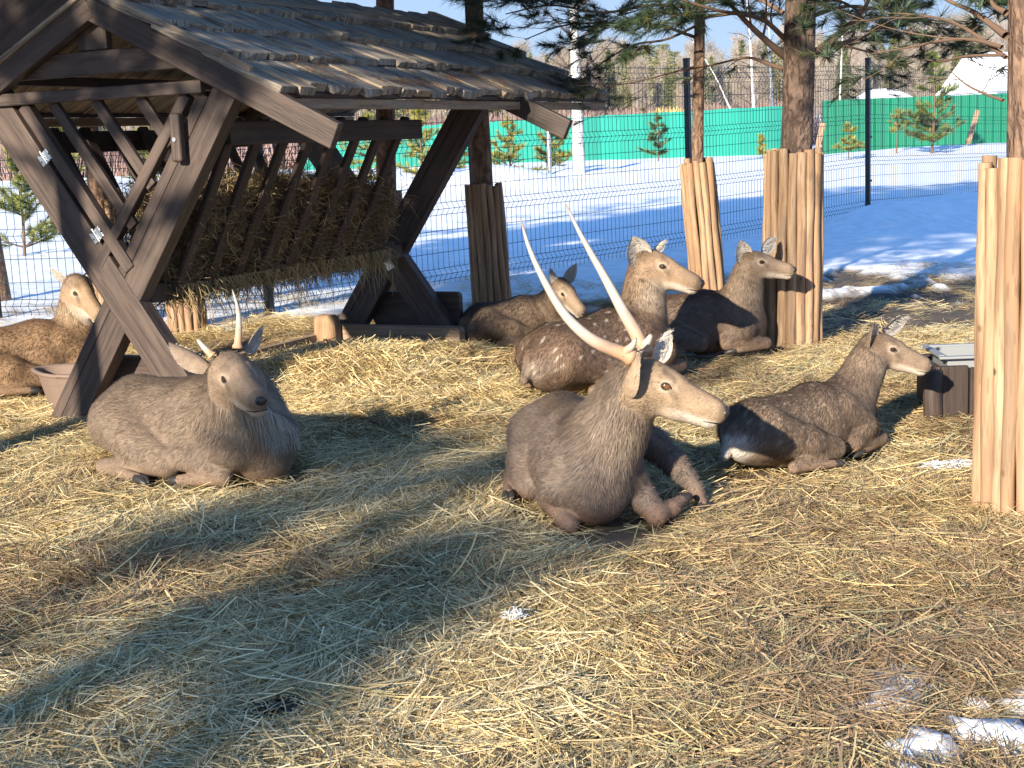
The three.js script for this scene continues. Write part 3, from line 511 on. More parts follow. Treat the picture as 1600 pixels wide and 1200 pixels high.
// ---------------------------------------------------------------- the welded mesh fence round the pen
{
  const U = V(0, 1, 0);
  const postAt = (p, label, h = 2.1) => { const g = new RoundedBoxGeometry(0.06, h + 0.1, 0.06, 1, 0.006); strip(g); g.translate(0, h / 2 - 0.05, 0); const t = thing('fence_post', label, 'fence post', p, Math.atan2(-FENCE_DIR.z, FENCE_DIR.x), 'posts of the mesh fence');
    part(t, 'post', g, M.post); const c = new RoundedBoxGeometry(0.066, 0.03, 0.066, 2, 0.008); strip(c); c.translate(0, h + 0.01, 0); part(t, 'cap', c, M.post);
    for (const y of [0.45, 1.05, 1.7]) { const k = new RoundedBoxGeometry(0.09, 0.03, 0.02, 1, 0.004); strip(k); k.translate(0, y, 0.036); part(t, 'clamp', k, M.post); } return t; };
  const panel = (a, b, label, h = 2.03, step = 0.072) => {
    const d = b.clone().sub(a), L = d.length(); d.normalize(); const n = V(-d.z, 0, d.x); if (n.z < 0) n.negate();
    const t = thing('mesh_fence', label, 'mesh fence', a), vs = [], hs = [], bends = [0.12, 0.72, 1.30, 1.9], bend = (y) => { let s = 0; for (const c of bends) s += 0.04 * Math.max(0, 1 - Math.abs(y - c) / 0.055); return s; };
    const gh = (x) => { const p = a.clone().addScaledVector(d, x); return groundH(p.x, p.z); };
    const ys = [0.0]; for (const c of bends) ys.push(c - 0.055, c, c + 0.055); ys.push(h);
    const levels = [...new Set([...bends.flatMap((c) => [c - 0.055, c, c + 0.055]), 0.32, 0.52, 0.92, 1.12, 1.5, 1.7, h - 0.02])];
    for (let x = 0; x <= L; x += step) { const y0 = 0; const p = ys.map((y) => d.clone().multiplyScalar(x).addScaledVector(n, bend(y)).add(V(0, y + y0, 0))); vs.push(tube(p, p.map(() => 0.003), 3, 0, 0, false)); }
    for (const y of levels) { const p = [0, L / 2, L].map((x) => d.clone().multiplyScalar(x).addScaledVector(n, bend(y) + 0.004).add(V(0, y, 0))); hs.push(tube(p, p.map(() => 0.0033), 3, 0, 0, false)); }
    const o1 = part(t, 'upright_wires', merge(vs), M.wire), o2 = part(t, 'cross_wires', merge(hs), M.wire); o1.userData.kind = o2.userData.kind = 'stuff'; return t;
  };
  const P = (k) => FENCE_A.clone().addScaledVector(FENCE_DIR, k), gy = (p) => V(p.x, groundH(p.x, p.z) - 0.02, p.z);
  const kOf = (px) => { let lo = 0, hi = 40; for (let i = 0; i < 50; i++) { const m = (lo + hi) / 2, p = P(m), x = 800 + FPX * (() => { const v = p.clone().applyMatrix4(camera.matrixWorldInverse); return v.x / -v.z; })(); if (x < px) lo = m; else hi = m; } return lo; };
  const ks = [0, kOf(748), kOf(1079), kOf(1356), kOf(1606), kOf(1606) + 4];
  const names = ['green mesh fence post under the feeder rack', 'mesh fence post hidden behind the left pole bundle', 'black fence post just left of the thin pine trunk', 'black fence post standing clear on the snow right of the thick pine', 'fence post hidden behind the near pole guard', 'last fence post beyond the right edge'];
  ks.slice(0, 5).forEach((k, i) => postAt(gy(P(k)), names[i]));
  const pn = ['mesh fence panel behind the far legs of the feeder', 'mesh fence panel between the left pole bundle and the thin pine', 'mesh fence panel between the thin pine and the clear black post', 'mesh fence panel between the clear black post and the right pole guard', 'mesh fence panel beyond the right edge'];
  for (let i = 0; i < 4; i++) panel(gy(P(ks[i] + 0.03)), gy(P(ks[i + 1] - 0.03)), pn[i]);
  const B = (k) => FENCE_A.clone().add(V(-0.965, 0, -0.26).multiplyScalar(k));
  panel(gy(B(0.04)), gy(B(2.5)), 'mesh fence panel behind the doe left of the feeder', 2.03, 0.075); postAt(gy(B(2.55)), 'fence post behind the doe at the left edge'); panel(gy(B(2.6)), gy(B(5.2)), 'mesh fence panel at the far left edge', 2.03, 0.075);
}

// ---------------------------------------------------------------- the water trough
{
  const t = thing('water_trough', 'galvanised basin set in a brown plank box by the right pole guard', 'trough', V(2.30, 0.01, -6.50), THREE.MathUtils.degToRad(-3)), w = 0.68, d = 0.40, h = 0.285;
  const x0 = -w / 2;
  for (let i = 0; i < 5; i++) { const bw = [0.13, 0.15, 0.12, 0.14, 0.14][i], x = x0 + [0, 0.13, 0.28, 0.40, 0.54][i] + bw / 2; part(t, 'plank', beam(V(x, -0.05, d / 2), V(x, h - 0.035 - 0.01 * (i % 2), d / 2 + 0.004 * i), bw - 0.006, 0.03, V(1, 0, 0)), M.dark2); part(t, 'plank', beam(V(x, -0.05, -d / 2), V(x, h - 0.04, -d / 2), bw - 0.006, 0.03, V(1, 0, 0)), M.dark2); }
  for (let i = 0; i < 3; i++) for (const s of [-1, 1]) { const z = -0.12 + i * 0.125; part(t, 'plank', beam(V(s * w / 2, -0.05, z), V(s * w / 2, h - 0.04, z), 0.118, 0.03, V(0, 0, 1)), M.dark2); }
  part(t, 'corner_post', tube([V(x0 - 0.03, -0.05, d / 2 + 0.01), V(x0 - 0.035, 0.12, d / 2 + 0.01), V(x0 - 0.03, 0.235, d / 2 + 0.01)], [0.045, 0.043, 0.04], 12, 0.05, 2), M.dark);
  const rim = []; for (const [a, b, wd] of [[V(-w / 2, h, d / 2 - 0.02), V(w / 2, h, d / 2 - 0.02), 0.05], [V(-w / 2, h, -d / 2 + 0.02), V(w / 2, h, -d / 2 + 0.02), 0.05]]) rim.push(beam(a, b, wd * 0.6, 0.014, V(0, 0, 1)));
  for (const s of [-1, 1]) rim.push(beam(V(s * (w / 2 - 0.02), h + 0.002, -d / 2 + 0.045), V(s * (w / 2 - 0.02), h + 0.002, d / 2 - 0.045), 0.03, 0.014, V(1, 0, 0)));
  const basin = part(t, 'basin', merge(rim), std({ color: new THREE.Color().setRGB(0.36, 0.37, 0.37), metalness: 0.7, roughness: 0.65 }));
  const inner = []; for (const s of [-1, 1]) inner.push(beam(V(-w / 2 + 0.05, h - 0.1, s * (d / 2 - 0.05)), V(w / 2 - 0.05, h - 0.1, s * (d / 2 - 0.05)), 0.2, 0.006, V(0, 1, 0)), beam(V(s * (w / 2 - 0.05), h - 0.1, -d / 2 + 0.05), V(s * (w / 2 - 0.05), h - 0.1, d / 2 - 0.05), 0.2, 0.006, V(0, 1, 0)));
  part(t, 'basin_wall', merge(inner), basin.material);
  const floor = new RoundedBoxGeometry(w - 0.1, 0.008, d - 0.1, 1, 0.003); strip(floor); floor.translate(0, h - 0.2, 0); part(t, 'basin_floor', floor, basin.material); const feed = new RoundedBoxGeometry(w - 0.11, 0.05, d - 0.11, 3, 0.02); strip(feed); feed.translate(0, h - 0.135, 0); part(t, 'feed', feed, std({ color: new THREE.Color().setRGB(0.16, 0.115, 0.07), bumpMap: M.roof[0].bumpMap, bumpScale: 0.01 }));
}

// ---------------------------------------------------------------- beyond the fence: green sheet fence, saplings, birches, sheds, wood
{
  const green = (a, b, label, step, rgb) => {
    const d = b.clone().sub(a), L = d.length(), t = thing('metal_sheet_fence', label, 'metal fence', a, Math.atan2(-d.z, d.x), null), m = std({ color: new THREE.Color().setRGB(...rgb), roughness: 0.45 }), n = Math.round(L / 1.15), w = L / n;
    const sh = (() => { const pos = [], idx = [], nr = 4; const prof = []; for (let i = 0; i <= nr * 4; i++) { const f = i / (nr * 4), k = i % 4; prof.push([f * w, (k === 1 || k === 2) ? 0.05 : 0]); } for (const [x, z] of prof) pos.push(x, 0, z, x, 2.06, z); for (let i = 0; i < prof.length - 1; i++) idx.push(i * 2, i * 2 + 2, i * 2 + 1, i * 2 + 1, i * 2 + 2, i * 2 + 3); const g = new THREE.BufferGeometry(); g.setAttribute('position', new THREE.Float32BufferAttribute(pos, 3)); g.setIndex(idx); const q = g.toNonIndexed(); q.computeVertexNormals(); return q; })();
    const r = mulberry(n);
    const tones = [0.86, 1, 1.1].map((k) => { const q = m.clone(); q.color.multiplyScalar(k); return q; });
    for (let i = 0; i < n; i++) { const o = part(t, 'sheet', sh, tones[Math.floor(r() * 3)]); o.position.set(i * w, (r() - 0.5) * 0.05 - 0.12, i % 2 * 0.006); }
    for (let i = 0; i <= n; i += 2) part(t, 'post', beam(V(i * w, 0, -0.06), V(i * w, 1.95, -0.06), 0.06, 0.06, V(1, 0, 0)), M.post);
    for (const y of [0.4, 1.6]) part(t, 'rail', beam(V(0, y, -0.03), V(L, y, -0.03), 0.04, 0.03, V(0, 1, 0)), M.post);
    return t;
  };
  const base = (px, py, D) => { const p = at(px, py, D); return V(p.x, groundH(p.x, p.z) - 0.03, p.z); };
  const lv = (px, D) => { const p = at(px, 240, D); return V(p.x, groundH(p.x, p.z), p.z); };
  green(lv(470, 74), lv(1236, 58), 'long turquoise green sheet metal fence left of the thick pine', 0, [0.01, 0.25, 0.19]);
  green(lv(1286, 52), lv(1680, 51), 'darker green sheet metal fence on the right behind the snow', 0, [0.005, 0.18, 0.10]);

  const board = (px0, py0, px1, py1, D, label, w) => { const a = at(px0, py0, D), b = at(px1, py1, D), t = thing('leaning_board', label, 'board', V(a.x, a.y, a.z)); const g = beam(V(0, -0.1, 0), b.clone().sub(a), w, 0.05, V(1, 0, 0)); t.add(Object.assign(new THREE.Mesh(g, M.log[2]), { name: 'board' })); return t; };
  board(1274, 240, 1286, 192, 46, 'pale board leaning at the end of the green fence behind the thick pine', 0.18);
  board(1509, 230, 1528, 172, 48, 'pale board leaning against the green fence on the right', 0.17);

  // young pines beyond the fence: stem, whorled branches, tufts
  const sap = (px, py, D, h, spread, label, seed, yel, dens = 1, from = 0.25) => {
    const r = mulberry(seed), b0 = base(px, py, D), t = thing('young_pine', label, 'young pine', b0), out = { limb: [], twig: [], tuft: [] };
    part(t, 'trunk', tube(curve([V(0, -0.2, 0), V(0.03 * h, h * 0.5, 0), V(0, h, 0)], 8), Array.from({ length: 9 }, (_, i) => 0.014 * h * (1 - i / 9) + 0.006), 7, 0.05, seed), M.limb);
    for (let y = from * h; y < h * 0.97; y += h * 0.10 / dens) for (let k = 0; k < 5; k++) { const a = r() * 6.28, f = y / h, l = spread * (1.08 - f) * (0.35 + 0.95 * r()); if (r() < 0.2) continue; growShoot(out, V(0.02 * h, y, 0), V(Math.cos(a), 0.35 + 0.5 * f, Math.sin(a)).normalize(), l, 0.008 * h * (1 - f) + 0.004, 1, r, { levels: 2, gap: Math.max(0.2, spread * 0.28), sub: spread * 0.7, wobble: 0.3, droop: 0.02, leafy: 1 }); }
    for (let k = 0; k < 4; k++) out.tuft.push([V(0, h - k * 0.05 * h, 0), V(0, 1, 0)]);
    const crown = new THREE.Group(); crown.name = 'crown'; t.add(crown); part(crown, 'branches', merge([...out.limb, ...out.twig]), M.twig).userData.kind = 'stuff';
    const sets = TUFT_FAR.map(() => ({ m: [], c: [] })), X = V(1, 0, 0);
    for (const [p, d] of out.tuft) { const k = sets[r() < 0.5 ? 0 : 1], s = (0.8 + 0.6 * r()) * Math.max(0.9, h * 0.42); k.m.push(new THREE.Matrix4().compose(p, new THREE.Quaternion().setFromUnitVectors(X, d), V(s, s, s))); const b = 0.75 + 0.5 * r(); k.c.push(new THREE.Color().setRGB(lerp(0.07, 0.30, yel) * b, lerp(0.13, 0.27, yel) * b, lerp(0.04, 0.05, yel) * b)); }
    sets.forEach((k, i) => { if (k.m.length) bulk(crown, 'needles', TUFT_FAR[i], M.needle, k.m, k.c).userData.kind = 'stuff'; });
    return t;
  };
  sap(1028, 262, 46, 1.55, 0.55, 'tiny pine sapling before the green fence left of the thin pine', 501, 0.25, 0.7, 0.15);
  sap(1190, 243, 46, 0.75, 0.2, 'smallest yellow pine sapling just left of the thick pine', 502, 0.9, 0.7);
  sap(1325, 238, 44, 1.1, 0.5, 'little yellow pine sapling left of the clear black fence post', 503, 0.85, 0.6);
  sap(1455, 240, 45, 3.1, 1.1, 'bushy young pine standing before the green fence on the right', 504, 0.35, 1.2, 0.12);
  sap(1400, 226, 46, 1.4, 0.6, 'yellowish pine bush right of the clear black fence post', 505, 0.8, 0.7, 0.5);
  sap(795, 252, 40, 1.7, 0.8, 'yellow green young pine right of the orange trunk by the feeder', 506, 0.95, 1, 0.1);
  sap(860, 252, 42, 1.5, 0.75, 'yellow green young pine left of the white birch', 507, 0.85, 0.9, 0.1);
  sap(655, 246, 36, 1.9, 0.9, 'yellow green young pine seen past the top rail of the feeder', 508, 0.9, 1, 0.1);
  sap(705, 250, 44, 1.9, 0.8, 'dark green young pine between feeder leg and orange trunk', 509, 0.5, 1, 0.1);
  sap(575, 246, 40, 2.1, 1.0, 'yellow green young pine just above the feeder rack bars', 510, 0.85, 1, 0.1);
  sap(30, 330, 20, 1.5, 0.8, 'green young pine on the snow at the far left edge', 511, 0.5, 1, 0.1);
  sap(105, 290, 30, 2.4, 1.1, 'yellow green young pine beyond the feeder gable bars', 512, 0.7, 1, 0.1);
  sap(240, 300, 32, 2.2, 1.0, 'young pine beyond the feeder, right of the gable bars', 513, 0.7, 1, 0.1);

  // birches: white trunks with dark marks, bare twigs
  const birchMap = texture(128, 512, tiled((u, v) => { const d = fbm(u * 3, v * 60, 3, 3), k = fbm(u * 6, v * 9, 8, 3); let c = mix3([0.72, 0.70, 0.66], [0.5, 0.47, 0.43], sstep(0.45, 0.7, k)); return mix3(c, [0.06, 0.05, 0.045], sstep(0.64, 0.74, d) * sstep(0.4, 0.6, k)); }));
  birchMap.rotation = Math.PI / 2; birchMap.repeat.set(1 / 0.9, 1 / 2); const mBirch = std({ map: birchMap, roughness: 0.8 });
  const birch = (px, py, D, h, rad, label, seed, lean = 0) => {
    const r = mulberry(seed), b0 = base(px, py, D), t = thing('birch_tree', label, 'birch tree', b0), pts = curve([V(0, -0.3, 0), V(lean * 0.3, h * 0.3, 0), V(lean * 0.6, h * 0.65, 0.1), V(lean, h, 0)], 14), out = { limb: [], twig: [], tuft: [] };
    part(t, 'trunk', tube(pts, pts.map((_, i) => rad * (1 - 0.85 * i / 14)), 12, 0.04, seed), mBirch);
    for (let i = 4; i < 14; i++) for (let k = 0; k < 3; k++) { const a = r() * 6.28; growShoot(out, pts[i], V(Math.cos(a), 0.9, Math.sin(a)).normalize(), (1.9 - 0.08 * i) * (0.6 + 0.6 * r()), rad * 0.22, 1, r, { levels: 2, gap: 0.4, sub: 1.1, wobble: 0.3, droop: 0.06, leafy: 0 }); }
    const crown = new THREE.Group(); crown.name = 'crown'; t.add(crown); part(crown, 'branches', merge([...out.limb, ...out.twig]), M.twig).userData.kind = 'stuff'; return t;
  };
  birch(905, 272, 40, 11, 0.18, 'thick white birch trunk right of the feeder roof', 601);
  birch(1182, 200, 75, 9, 0.11, 'slender white birch behind the green fence, left of the thick pine', 602, -0.5);
  birch(1210, 196, 78, 9, 0.09, 'thin white birch nearest the left side of the thick pine', 603, -0.4);
  birch(1176, 200, 72, 6, 0.07, 'leaning thin white birch behind the green fence', 604, -3.2);
  birch(1310, 190, 80, 8, 0.09, 'bare grey birch behind the right green fence near the shed', 605, 0.3);
  { const p = base(859, 268, 40), t = thing('steel_pole', 'slim grey steel pole on the snow left of the white birch', 'pole', p); part(t, 'pole', tube([V(0, -0.2, 0), V(0, 0.8, 0), V(0, 1.6, 0)], [0.06, 0.06, 0.06], 10), M.steel); }

  // a shed with a snowy hipped roof and a white gabled house behind the right fence
  const snow = std({ color: new THREE.Color().setRGB(0.86, 0.87, 0.88), roughness: 0.95 }), wall = std({ color: new THREE.Color().setRGB(0.42, 0.40, 0.36) }), white = std({ color: new THREE.Color().setRGB(0.7, 0.72, 0.74) });
  { const p = at(1376, 160, 66), t = thing('shed', 'low shed with a snow covered hipped roof behind the right green fence', 'shed', V(p.x, 0.3, p.z), -0.1);
    const b = new THREE.BoxGeometry(2.6, 2.1, 2.4); b.translate(0, 1.05, 0); part(t, 'wall', b, wall);
    const pr = [[-1.7, 2.0, 1.5], [1.7, 2.0, 1.5], [1.7, 2.0, -1.5], [-1.7, 2.0, -1.5], [-0.5, 2.72, 0], [0.6, 2.72, 0]], f = [[0, 1, 5], [0, 5, 4], [1, 2, 5], [2, 3, 4], [2, 4, 5], [3, 0, 4], [0, 3, 2], [0, 2, 1]];
    const g = new THREE.BufferGeometry(); g.setAttribute('position', new THREE.Float32BufferAttribute(f.flat().flatMap((i) => pr[i]), 3)); g.computeVertexNormals(); part(t, 'roof', g, snow); }
  { const p = at(1545, 150, 74), t = thing('house', 'white house with a snowy pitched roof at the right behind the green fence', 'house', V(p.x + 1.2, 0.3, p.z), 0.25);
    const b = new THREE.BoxGeometry(5.2, 2.7, 5); b.translate(0, 1.35, 0); part(t, 'wall', b, white);
    const s = new THREE.Shape(); s.moveTo(-2.9, 2.5); s.lineTo(2.9, 2.5); s.lineTo(0, 4.5); const g = new THREE.ExtrudeGeometry(s, { depth: 5.4, bevelEnabled: false }); g.translate(0, 0, -2.7); g.rotateY(Math.PI / 2); part(t, 'roof', g, snow);
    for (const x of [-1.6, 0.4]) { const w = part(t, 'window', new RoundedBoxGeometry(1.0, 1.1, 0.06, 1, 0.01).translate(x, 1.7, 2.52), white), q = new THREE.BoxGeometry(0.84, 0.94, 0.03); q.translate(x, 1.7, 2.55); part(w, 'pane', q, std({ color: new THREE.Color().setRGB(0.03, 0.04, 0.05), roughness: 0.1 })); } }

  // the far wood: conifers and bare birches massed together, and a russet thicket before it
  const treeGeo = (seed, kind) => {
    const r = mulberry(seed), out = { limb: [], twig: [], tuft: [] }, h = 1;
    const list = [];
    if (kind < 2) {
      list.push(paint(tube([V(0, 0, 0), V(0.005, 0.5, 0), V(0, 1, 0)], [0.014, 0.01, 0.003], 5), kind ? [0.22, 0.12, 0.07] : [0.08, 0.06, 0.045]));
      const N = 1900, pos = [], col = [], c0 = kind ? [0.22, 0.22, 0.09] : [0.15, 0.17, 0.07];
      for (let i = 0; i < N; i++) {
        const f = kind ? 0.45 + 0.55 * r() : Math.pow(r(), 0.8) * 0.92 + 0.06, R = kind ? 0.16 * Math.sqrt(clamp((1.04 - f) * 2.4)) : 0.17 * (1.02 - f), a = r() * 6.28, q = Math.sqrt(r()) * R * (0.85 + 0.3 * vnoise(a * 1.4, f * 12, seed)), x = Math.cos(a) * q, z = Math.sin(a) * q, s = 0.011 + 0.012 * r(), b = 0.6 + 0.6 * r();
        for (let k = 0; k < 3; k++) { pos.push(x + (r() - 0.5) * s * 2, f + (r() - 0.5) * s * 1.3, z + (r() - 0.5) * s * 2); col.push(c0[0] * b, c0[1] * b, c0[2] * b); }
      }
      const g = new THREE.BufferGeometry(); g.setAttribute('position', new THREE.Float32BufferAttribute(pos, 3)); g.setAttribute('color', new THREE.Float32BufferAttribute(col, 3)); g.computeVertexNormals(); list.push(g);
    } else {
      list.push(paint(tube([V(0, 0, 0), V(0.01, 0.5, 0), V(0, 1, 0)], [0.009, 0.006, 0.002], 4), [0.5, 0.48, 0.44]));
      for (let i = 0; i < 150; i++) { const f = 0.3 + 0.65 * r(), a = r() * 6.28, l = 0.07 + 0.16 * (1.05 - f), p = V(0, f, 0), d = V(Math.cos(a) * 0.7, 0.75, Math.sin(a) * 0.7), q = p.clone().addScaledVector(d, l); list.push(paint(tube([p, p.clone().lerp(q, 0.5).add(V(0, 0.01, 0)), q], [0.0022, 0.0016, 0.0008], 3, 0, 0, false), [0.44, 0.37, 0.30])); for (let k = 0; k < 5; k++) { const e = p.clone().lerp(q, 0.4 + 0.5 * r()), w = V(r() - 0.5, r() * 0.7, r() - 0.5).multiplyScalar(0.1); list.push(paint(tube([e, e.clone().add(w)], [0.0014, 0.0006], 3, 0, 0, false), [0.42, 0.35, 0.28])); } }
    }
    return merge(list);
  };
  const mWood = std({ vertexColors: true, roughness: 0.95 }), r = mulberry(8), o = new THREE.Object3D();
  const wood = new THREE.Group(); wood.name = 'far_wood'; tag(wood, 'sunlit wood of pines and bare birches closing the view far behind the fences', 'wood', null, 'stuff'); scene.add(wood);
  const kinds = [0, 0, 1, 2, 2, 2].map((k, i) => ({ g: treeGeo(40 + i, k), k, m: [] }));
  for (let i = 0; i < 1100; i++) {
    const D = 95 + 70 * Math.pow(r(), 1.3), x = (r() * 2 - 1) * D * 0.5, right = x / D > 0.1, k = kinds[r() < 0.33 ? Math.floor(r() * 3) : 3 + Math.floor(r() * 3)], h = (k.k === 2 ? 8 : 7.6) * (0.65 + 0.5 * r()) * D / 120 * (0.9 + 0.25 * fbm(x * 0.05, 3.3, 1, 2));
    o.position.set(x, 0.2, -D); o.rotation.set(0, r() * 6.28, 0); o.scale.set(h, h, h); o.updateMatrix(); k.m.push(o.matrix.clone());
  }
  kinds.forEach((k) => { bulk(wood, k.k === 2 ? 'bare_trees' : 'conifers', k.g, mWood, k.m).userData.kind = 'stuff'; });
  const shrub = (() => { const list = []; for (let i = 0; i < 70; i++) { const a = r() * 6.28, q = r() * 0.5, p = V(Math.cos(a) * q, 0, Math.sin(a) * q), e = p.clone().add(V((r() - 0.5) * 0.5, 0.7 + 0.5 * r(), (r() - 0.5) * 0.5)); list.push(paint(tube([p, p.clone().lerp(e, 0.5).add(V((r() - 0.5) * 0.1, 0, 0)), e], [0.012, 0.01, 0.004], 3, 0, 0, false), [0.34, 0.23, 0.2])); } return merge(list); })();
  const sm = [], sc2 = []; for (let i = 0; i < 900; i++) { const D = 82 + 12 * r(), x = D * (-0.35 + 0.56 * r()), s = 1.6 + 0.9 * r(), y = x / D > 0.108 && x / D < 0.128; o.position.set(x, 0.3, -D); o.rotation.set(0, r() * 6.28, 0); o.scale.set(s * 1.3, s, s * 1.3); o.updateMatrix(); sm.push(o.matrix.clone()); sc2.push(new THREE.Color().setRGB(1 + (y ? 1.2 : 0), 1 + (y ? 1.3 : 0), 1)); }
  tag(bulk(scene, 'thicket', shrub, mWood, sm, sc2), 'russet bare thicket between the green fence and the wood', 'thicket', null, 'stuff');
  // a lone trunk on the snow at the left edge
  { const b0 = at(4, 470, 13.6), t = thing('pine_tree', 'bare trunk standing on the snow at the left edge of the view', 'pine tree', V(b0.x, groundH(b0.x, b0.z), b0.z)); const p = []; for (let i = 0; i <= 14; i++) p.push(V(-0.03 * i, -0.1 + i * 0.5, 0)); part(t, 'trunk', tube(p, p.map((_, i) => 0.09 * (1 - i / 20)), 16, 0.06, 4), M.barkOrange);
    const out = { limb: [], twig: [], tuft: [] }, q = mulberry(91); for (let i = 6; i < 14; i++) for (let k = 0; k < 3; k++) { const a = q() * 6.28; growShoot(out, p[i], V(Math.cos(a), 0.3, Math.sin(a)).normalize(), 1.5 * (1.3 - i / 16), 0.02, 0, q, { levels: 2, gap: 0.38, sub: 0.8, wobble: 0.3, droop: 0.03, leafy: 0.95 }); }
    const crown = new THREE.Group(); crown.name = 'crown'; t.add(crown); part(crown, 'branches', merge([...out.limb, ...out.twig]), M.limb).userData.kind = 'stuff'; needlesInto(crown, out.tuft, TUFT_FAR, q, 1); }
}

// ---------------------------------------------------------------- the deer
// naive surface nets over a distance field, coarse blocks far from the surface skipped
function surfaceNet(f, lo, hi, cell, keep) {
  const nx = Math.ceil((hi[0] - lo[0]) / cell) + 1, ny = Math.ceil((hi[1] - lo[1]) / cell) + 1, nz = Math.ceil((hi[2] - lo[2]) / cell) + 1, F = new Float32Array(nx * ny * nz).fill(1), B = 6;
  const id = (i, j, k) => i + nx * (j + ny * k);
  for (let k0 = 0; k0 < nz; k0 += B) for (let j0 = 0; j0 < ny; j0 += B) for (let i0 = 0; i0 < nx; i0 += B) {
    const h = B / 2 * cell, c = f(lo[0] + i0 * cell + h, lo[1] + j0 * cell + h, lo[2] + k0 * cell + h), far = Math.abs(c) > h * 1.7321 * 1.7 + cell;
    for (let k = k0; k < Math.min(k0 + B, nz); k++) for (let j = j0; j < Math.min(j0 + B, ny); j++) for (let i = i0; i < Math.min(i0 + B, nx); i++) F[id(i, j, k)] = far ? Math.sign(c) : f(lo[0] + i * cell, lo[1] + j * cell, lo[2] + k * cell);
  }
  const vid = new Int32Array(nx * ny * nz).fill(-1), pos = [], idx = [];
  const corner = [[0, 0, 0], [1, 0, 0], [0, 1, 0], [1, 1, 0], [0, 0, 1], [1, 0, 1], [0, 1, 1], [1, 1, 1]], edge = [[0, 1], [2, 3], [4, 5], [6, 7], [0, 2], [1, 3], [4, 6], [5, 7], [0, 4], [1, 5], [2, 6], [3, 7]];
  for (let k = 0; k < nz - 1; k++) for (let j = 0; j < ny - 1; j++) for (let i = 0; i < nx - 1; i++) {
    let m = 0; const v = []; for (let c = 0; c < 8; c++) { v[c] = F[id(i + corner[c][0], j + corner[c][1], k + corner[c][2])]; if (v[c] < 0) m |= 1 << c; }
    if (m === 0 || m === 255) continue;
    let x = 0, y = 0, z = 0, n = 0; for (const [a, b] of edge) if ((v[a] < 0) !== (v[b] < 0)) { const t = v[a] / (v[a] - v[b]); x += lerp(corner[a][0], corner[b][0], t); y += lerp(corner[a][1], corner[b][1], t); z += lerp(corner[a][2], corner[b][2], t); n++; }
    vid[id(i, j, k)] = pos.length / 3; pos.push(lo[0] + (i + x / n) * cell, lo[1] + (j + y / n) * cell, lo[2] + (k + z / n) * cell);
  }
  const quad = (a, b, c, d, flip) => { if (a < 0 || b < 0 || c < 0 || d < 0) return; if (keep) { const m = [0, 1, 2].map((e) => (pos[a * 3 + e] + pos[c * 3 + e]) / 2); if (!keep(m[0], m[1], m[2])) return; } flip ? idx.push(a, c, b, a, d, c) : idx.push(a, b, c, a, c, d); };
  for (let k = 1; k < nz - 1; k++) for (let j = 1; j < ny - 1; j++) for (let i = 1; i < nx - 1; i++) {
    const s = F[id(i, j, k)] < 0;
    if (s !== F[id(i + 1, j, k)] < 0) quad(vid[id(i, j - 1, k - 1)], vid[id(i, j, k - 1)], vid[id(i, j, k)], vid[id(i, j - 1, k)], !s);
    if (s !== F[id(i, j + 1, k)] < 0) quad(vid[id(i - 1, j, k - 1)], vid[id(i - 1, j, k)], vid[id(i, j, k)], vid[id(i, j, k - 1)], !s);
    if (s !== F[id(i, j, k + 1)] < 0) quad(vid[id(i - 1, j - 1, k)], vid[id(i, j - 1, k)], vid[id(i, j, k)], vid[id(i - 1, j, k)], !s);
  }
  return { pos, idx };
}
const smin = (a, b, k) => { const h = Math.max(k - Math.abs(a - b), 0) / k; return Math.min(a, b) - h * h * k * 0.25; };
function capD(p, x, y, z) {
  const bx = p.bx, by = p.by, bz = p.bz, ax = x - p.ax, ay = y - p.ay, az = z - p.az; let t = (ax * bx + ay * by + az * bz) * p.il; t = t < 0 ? 0 : t > 1 ? 1 : t;
  const dx = ax - bx * t, dy = ay - by * t, dz = (az - bz * t) * p.sz; return Math.sqrt(dx * dx + dy * dy + dz * dz) - (p.ra + (p.rb - p.ra) * t);
}
const cap = (a, b, ra, rb, k = 0.04, sz = 1) => { const bx = b[0] - a[0], by = b[1] - a[1], bz = b[2] - a[2]; return { ax: a[0], ay: a[1], az: a[2], bx, by, bz, il: 1 / (bx * bx + by * by + bz * bz + 1e-9), ra, rb, k, sz }; };
const mEye = std({ color: new THREE.Color().setRGB(0.035, 0.014, 0.006), roughness: 0.08 }), mEyeAmber = std({ color: new THREE.Color().setRGB(0.16, 0.065, 0.018), roughness: 0.08 }), mNose = std({ color: new THREE.Color().setRGB(0.035, 0.027, 0.026), roughness: 0.35 }), mHole = std({ color: new THREE.Color().setRGB(0.012, 0.008, 0.008), roughness: 0.7 }), mHoof = std({ color: new THREE.Color().setRGB(0.03, 0.028, 0.026), roughness: 0.5 }), mHorn = std({ vertexColors: true, roughness: 0.62 });
const hairGeo = (() => { const g = new THREE.BufferGeometry(), p = [0, 0, -0.5, 0, 0, 0.5, 0.5, 0.09, -0.36, 0.5, 0.09, 0.36, 1, 0.10, 0]; g.setAttribute('position', new THREE.Float32BufferAttribute(p, 3)); g.setAttribute('normal', new THREE.Float32BufferAttribute([-0.2, 1, 0, -0.2, 1, 0, -0.1, 1, 0, -0.1, 1, 0, 0, 1, 0], 3)); g.setIndex([0, 1, 2, 1, 3, 2, 2, 3, 4]); return g; })();

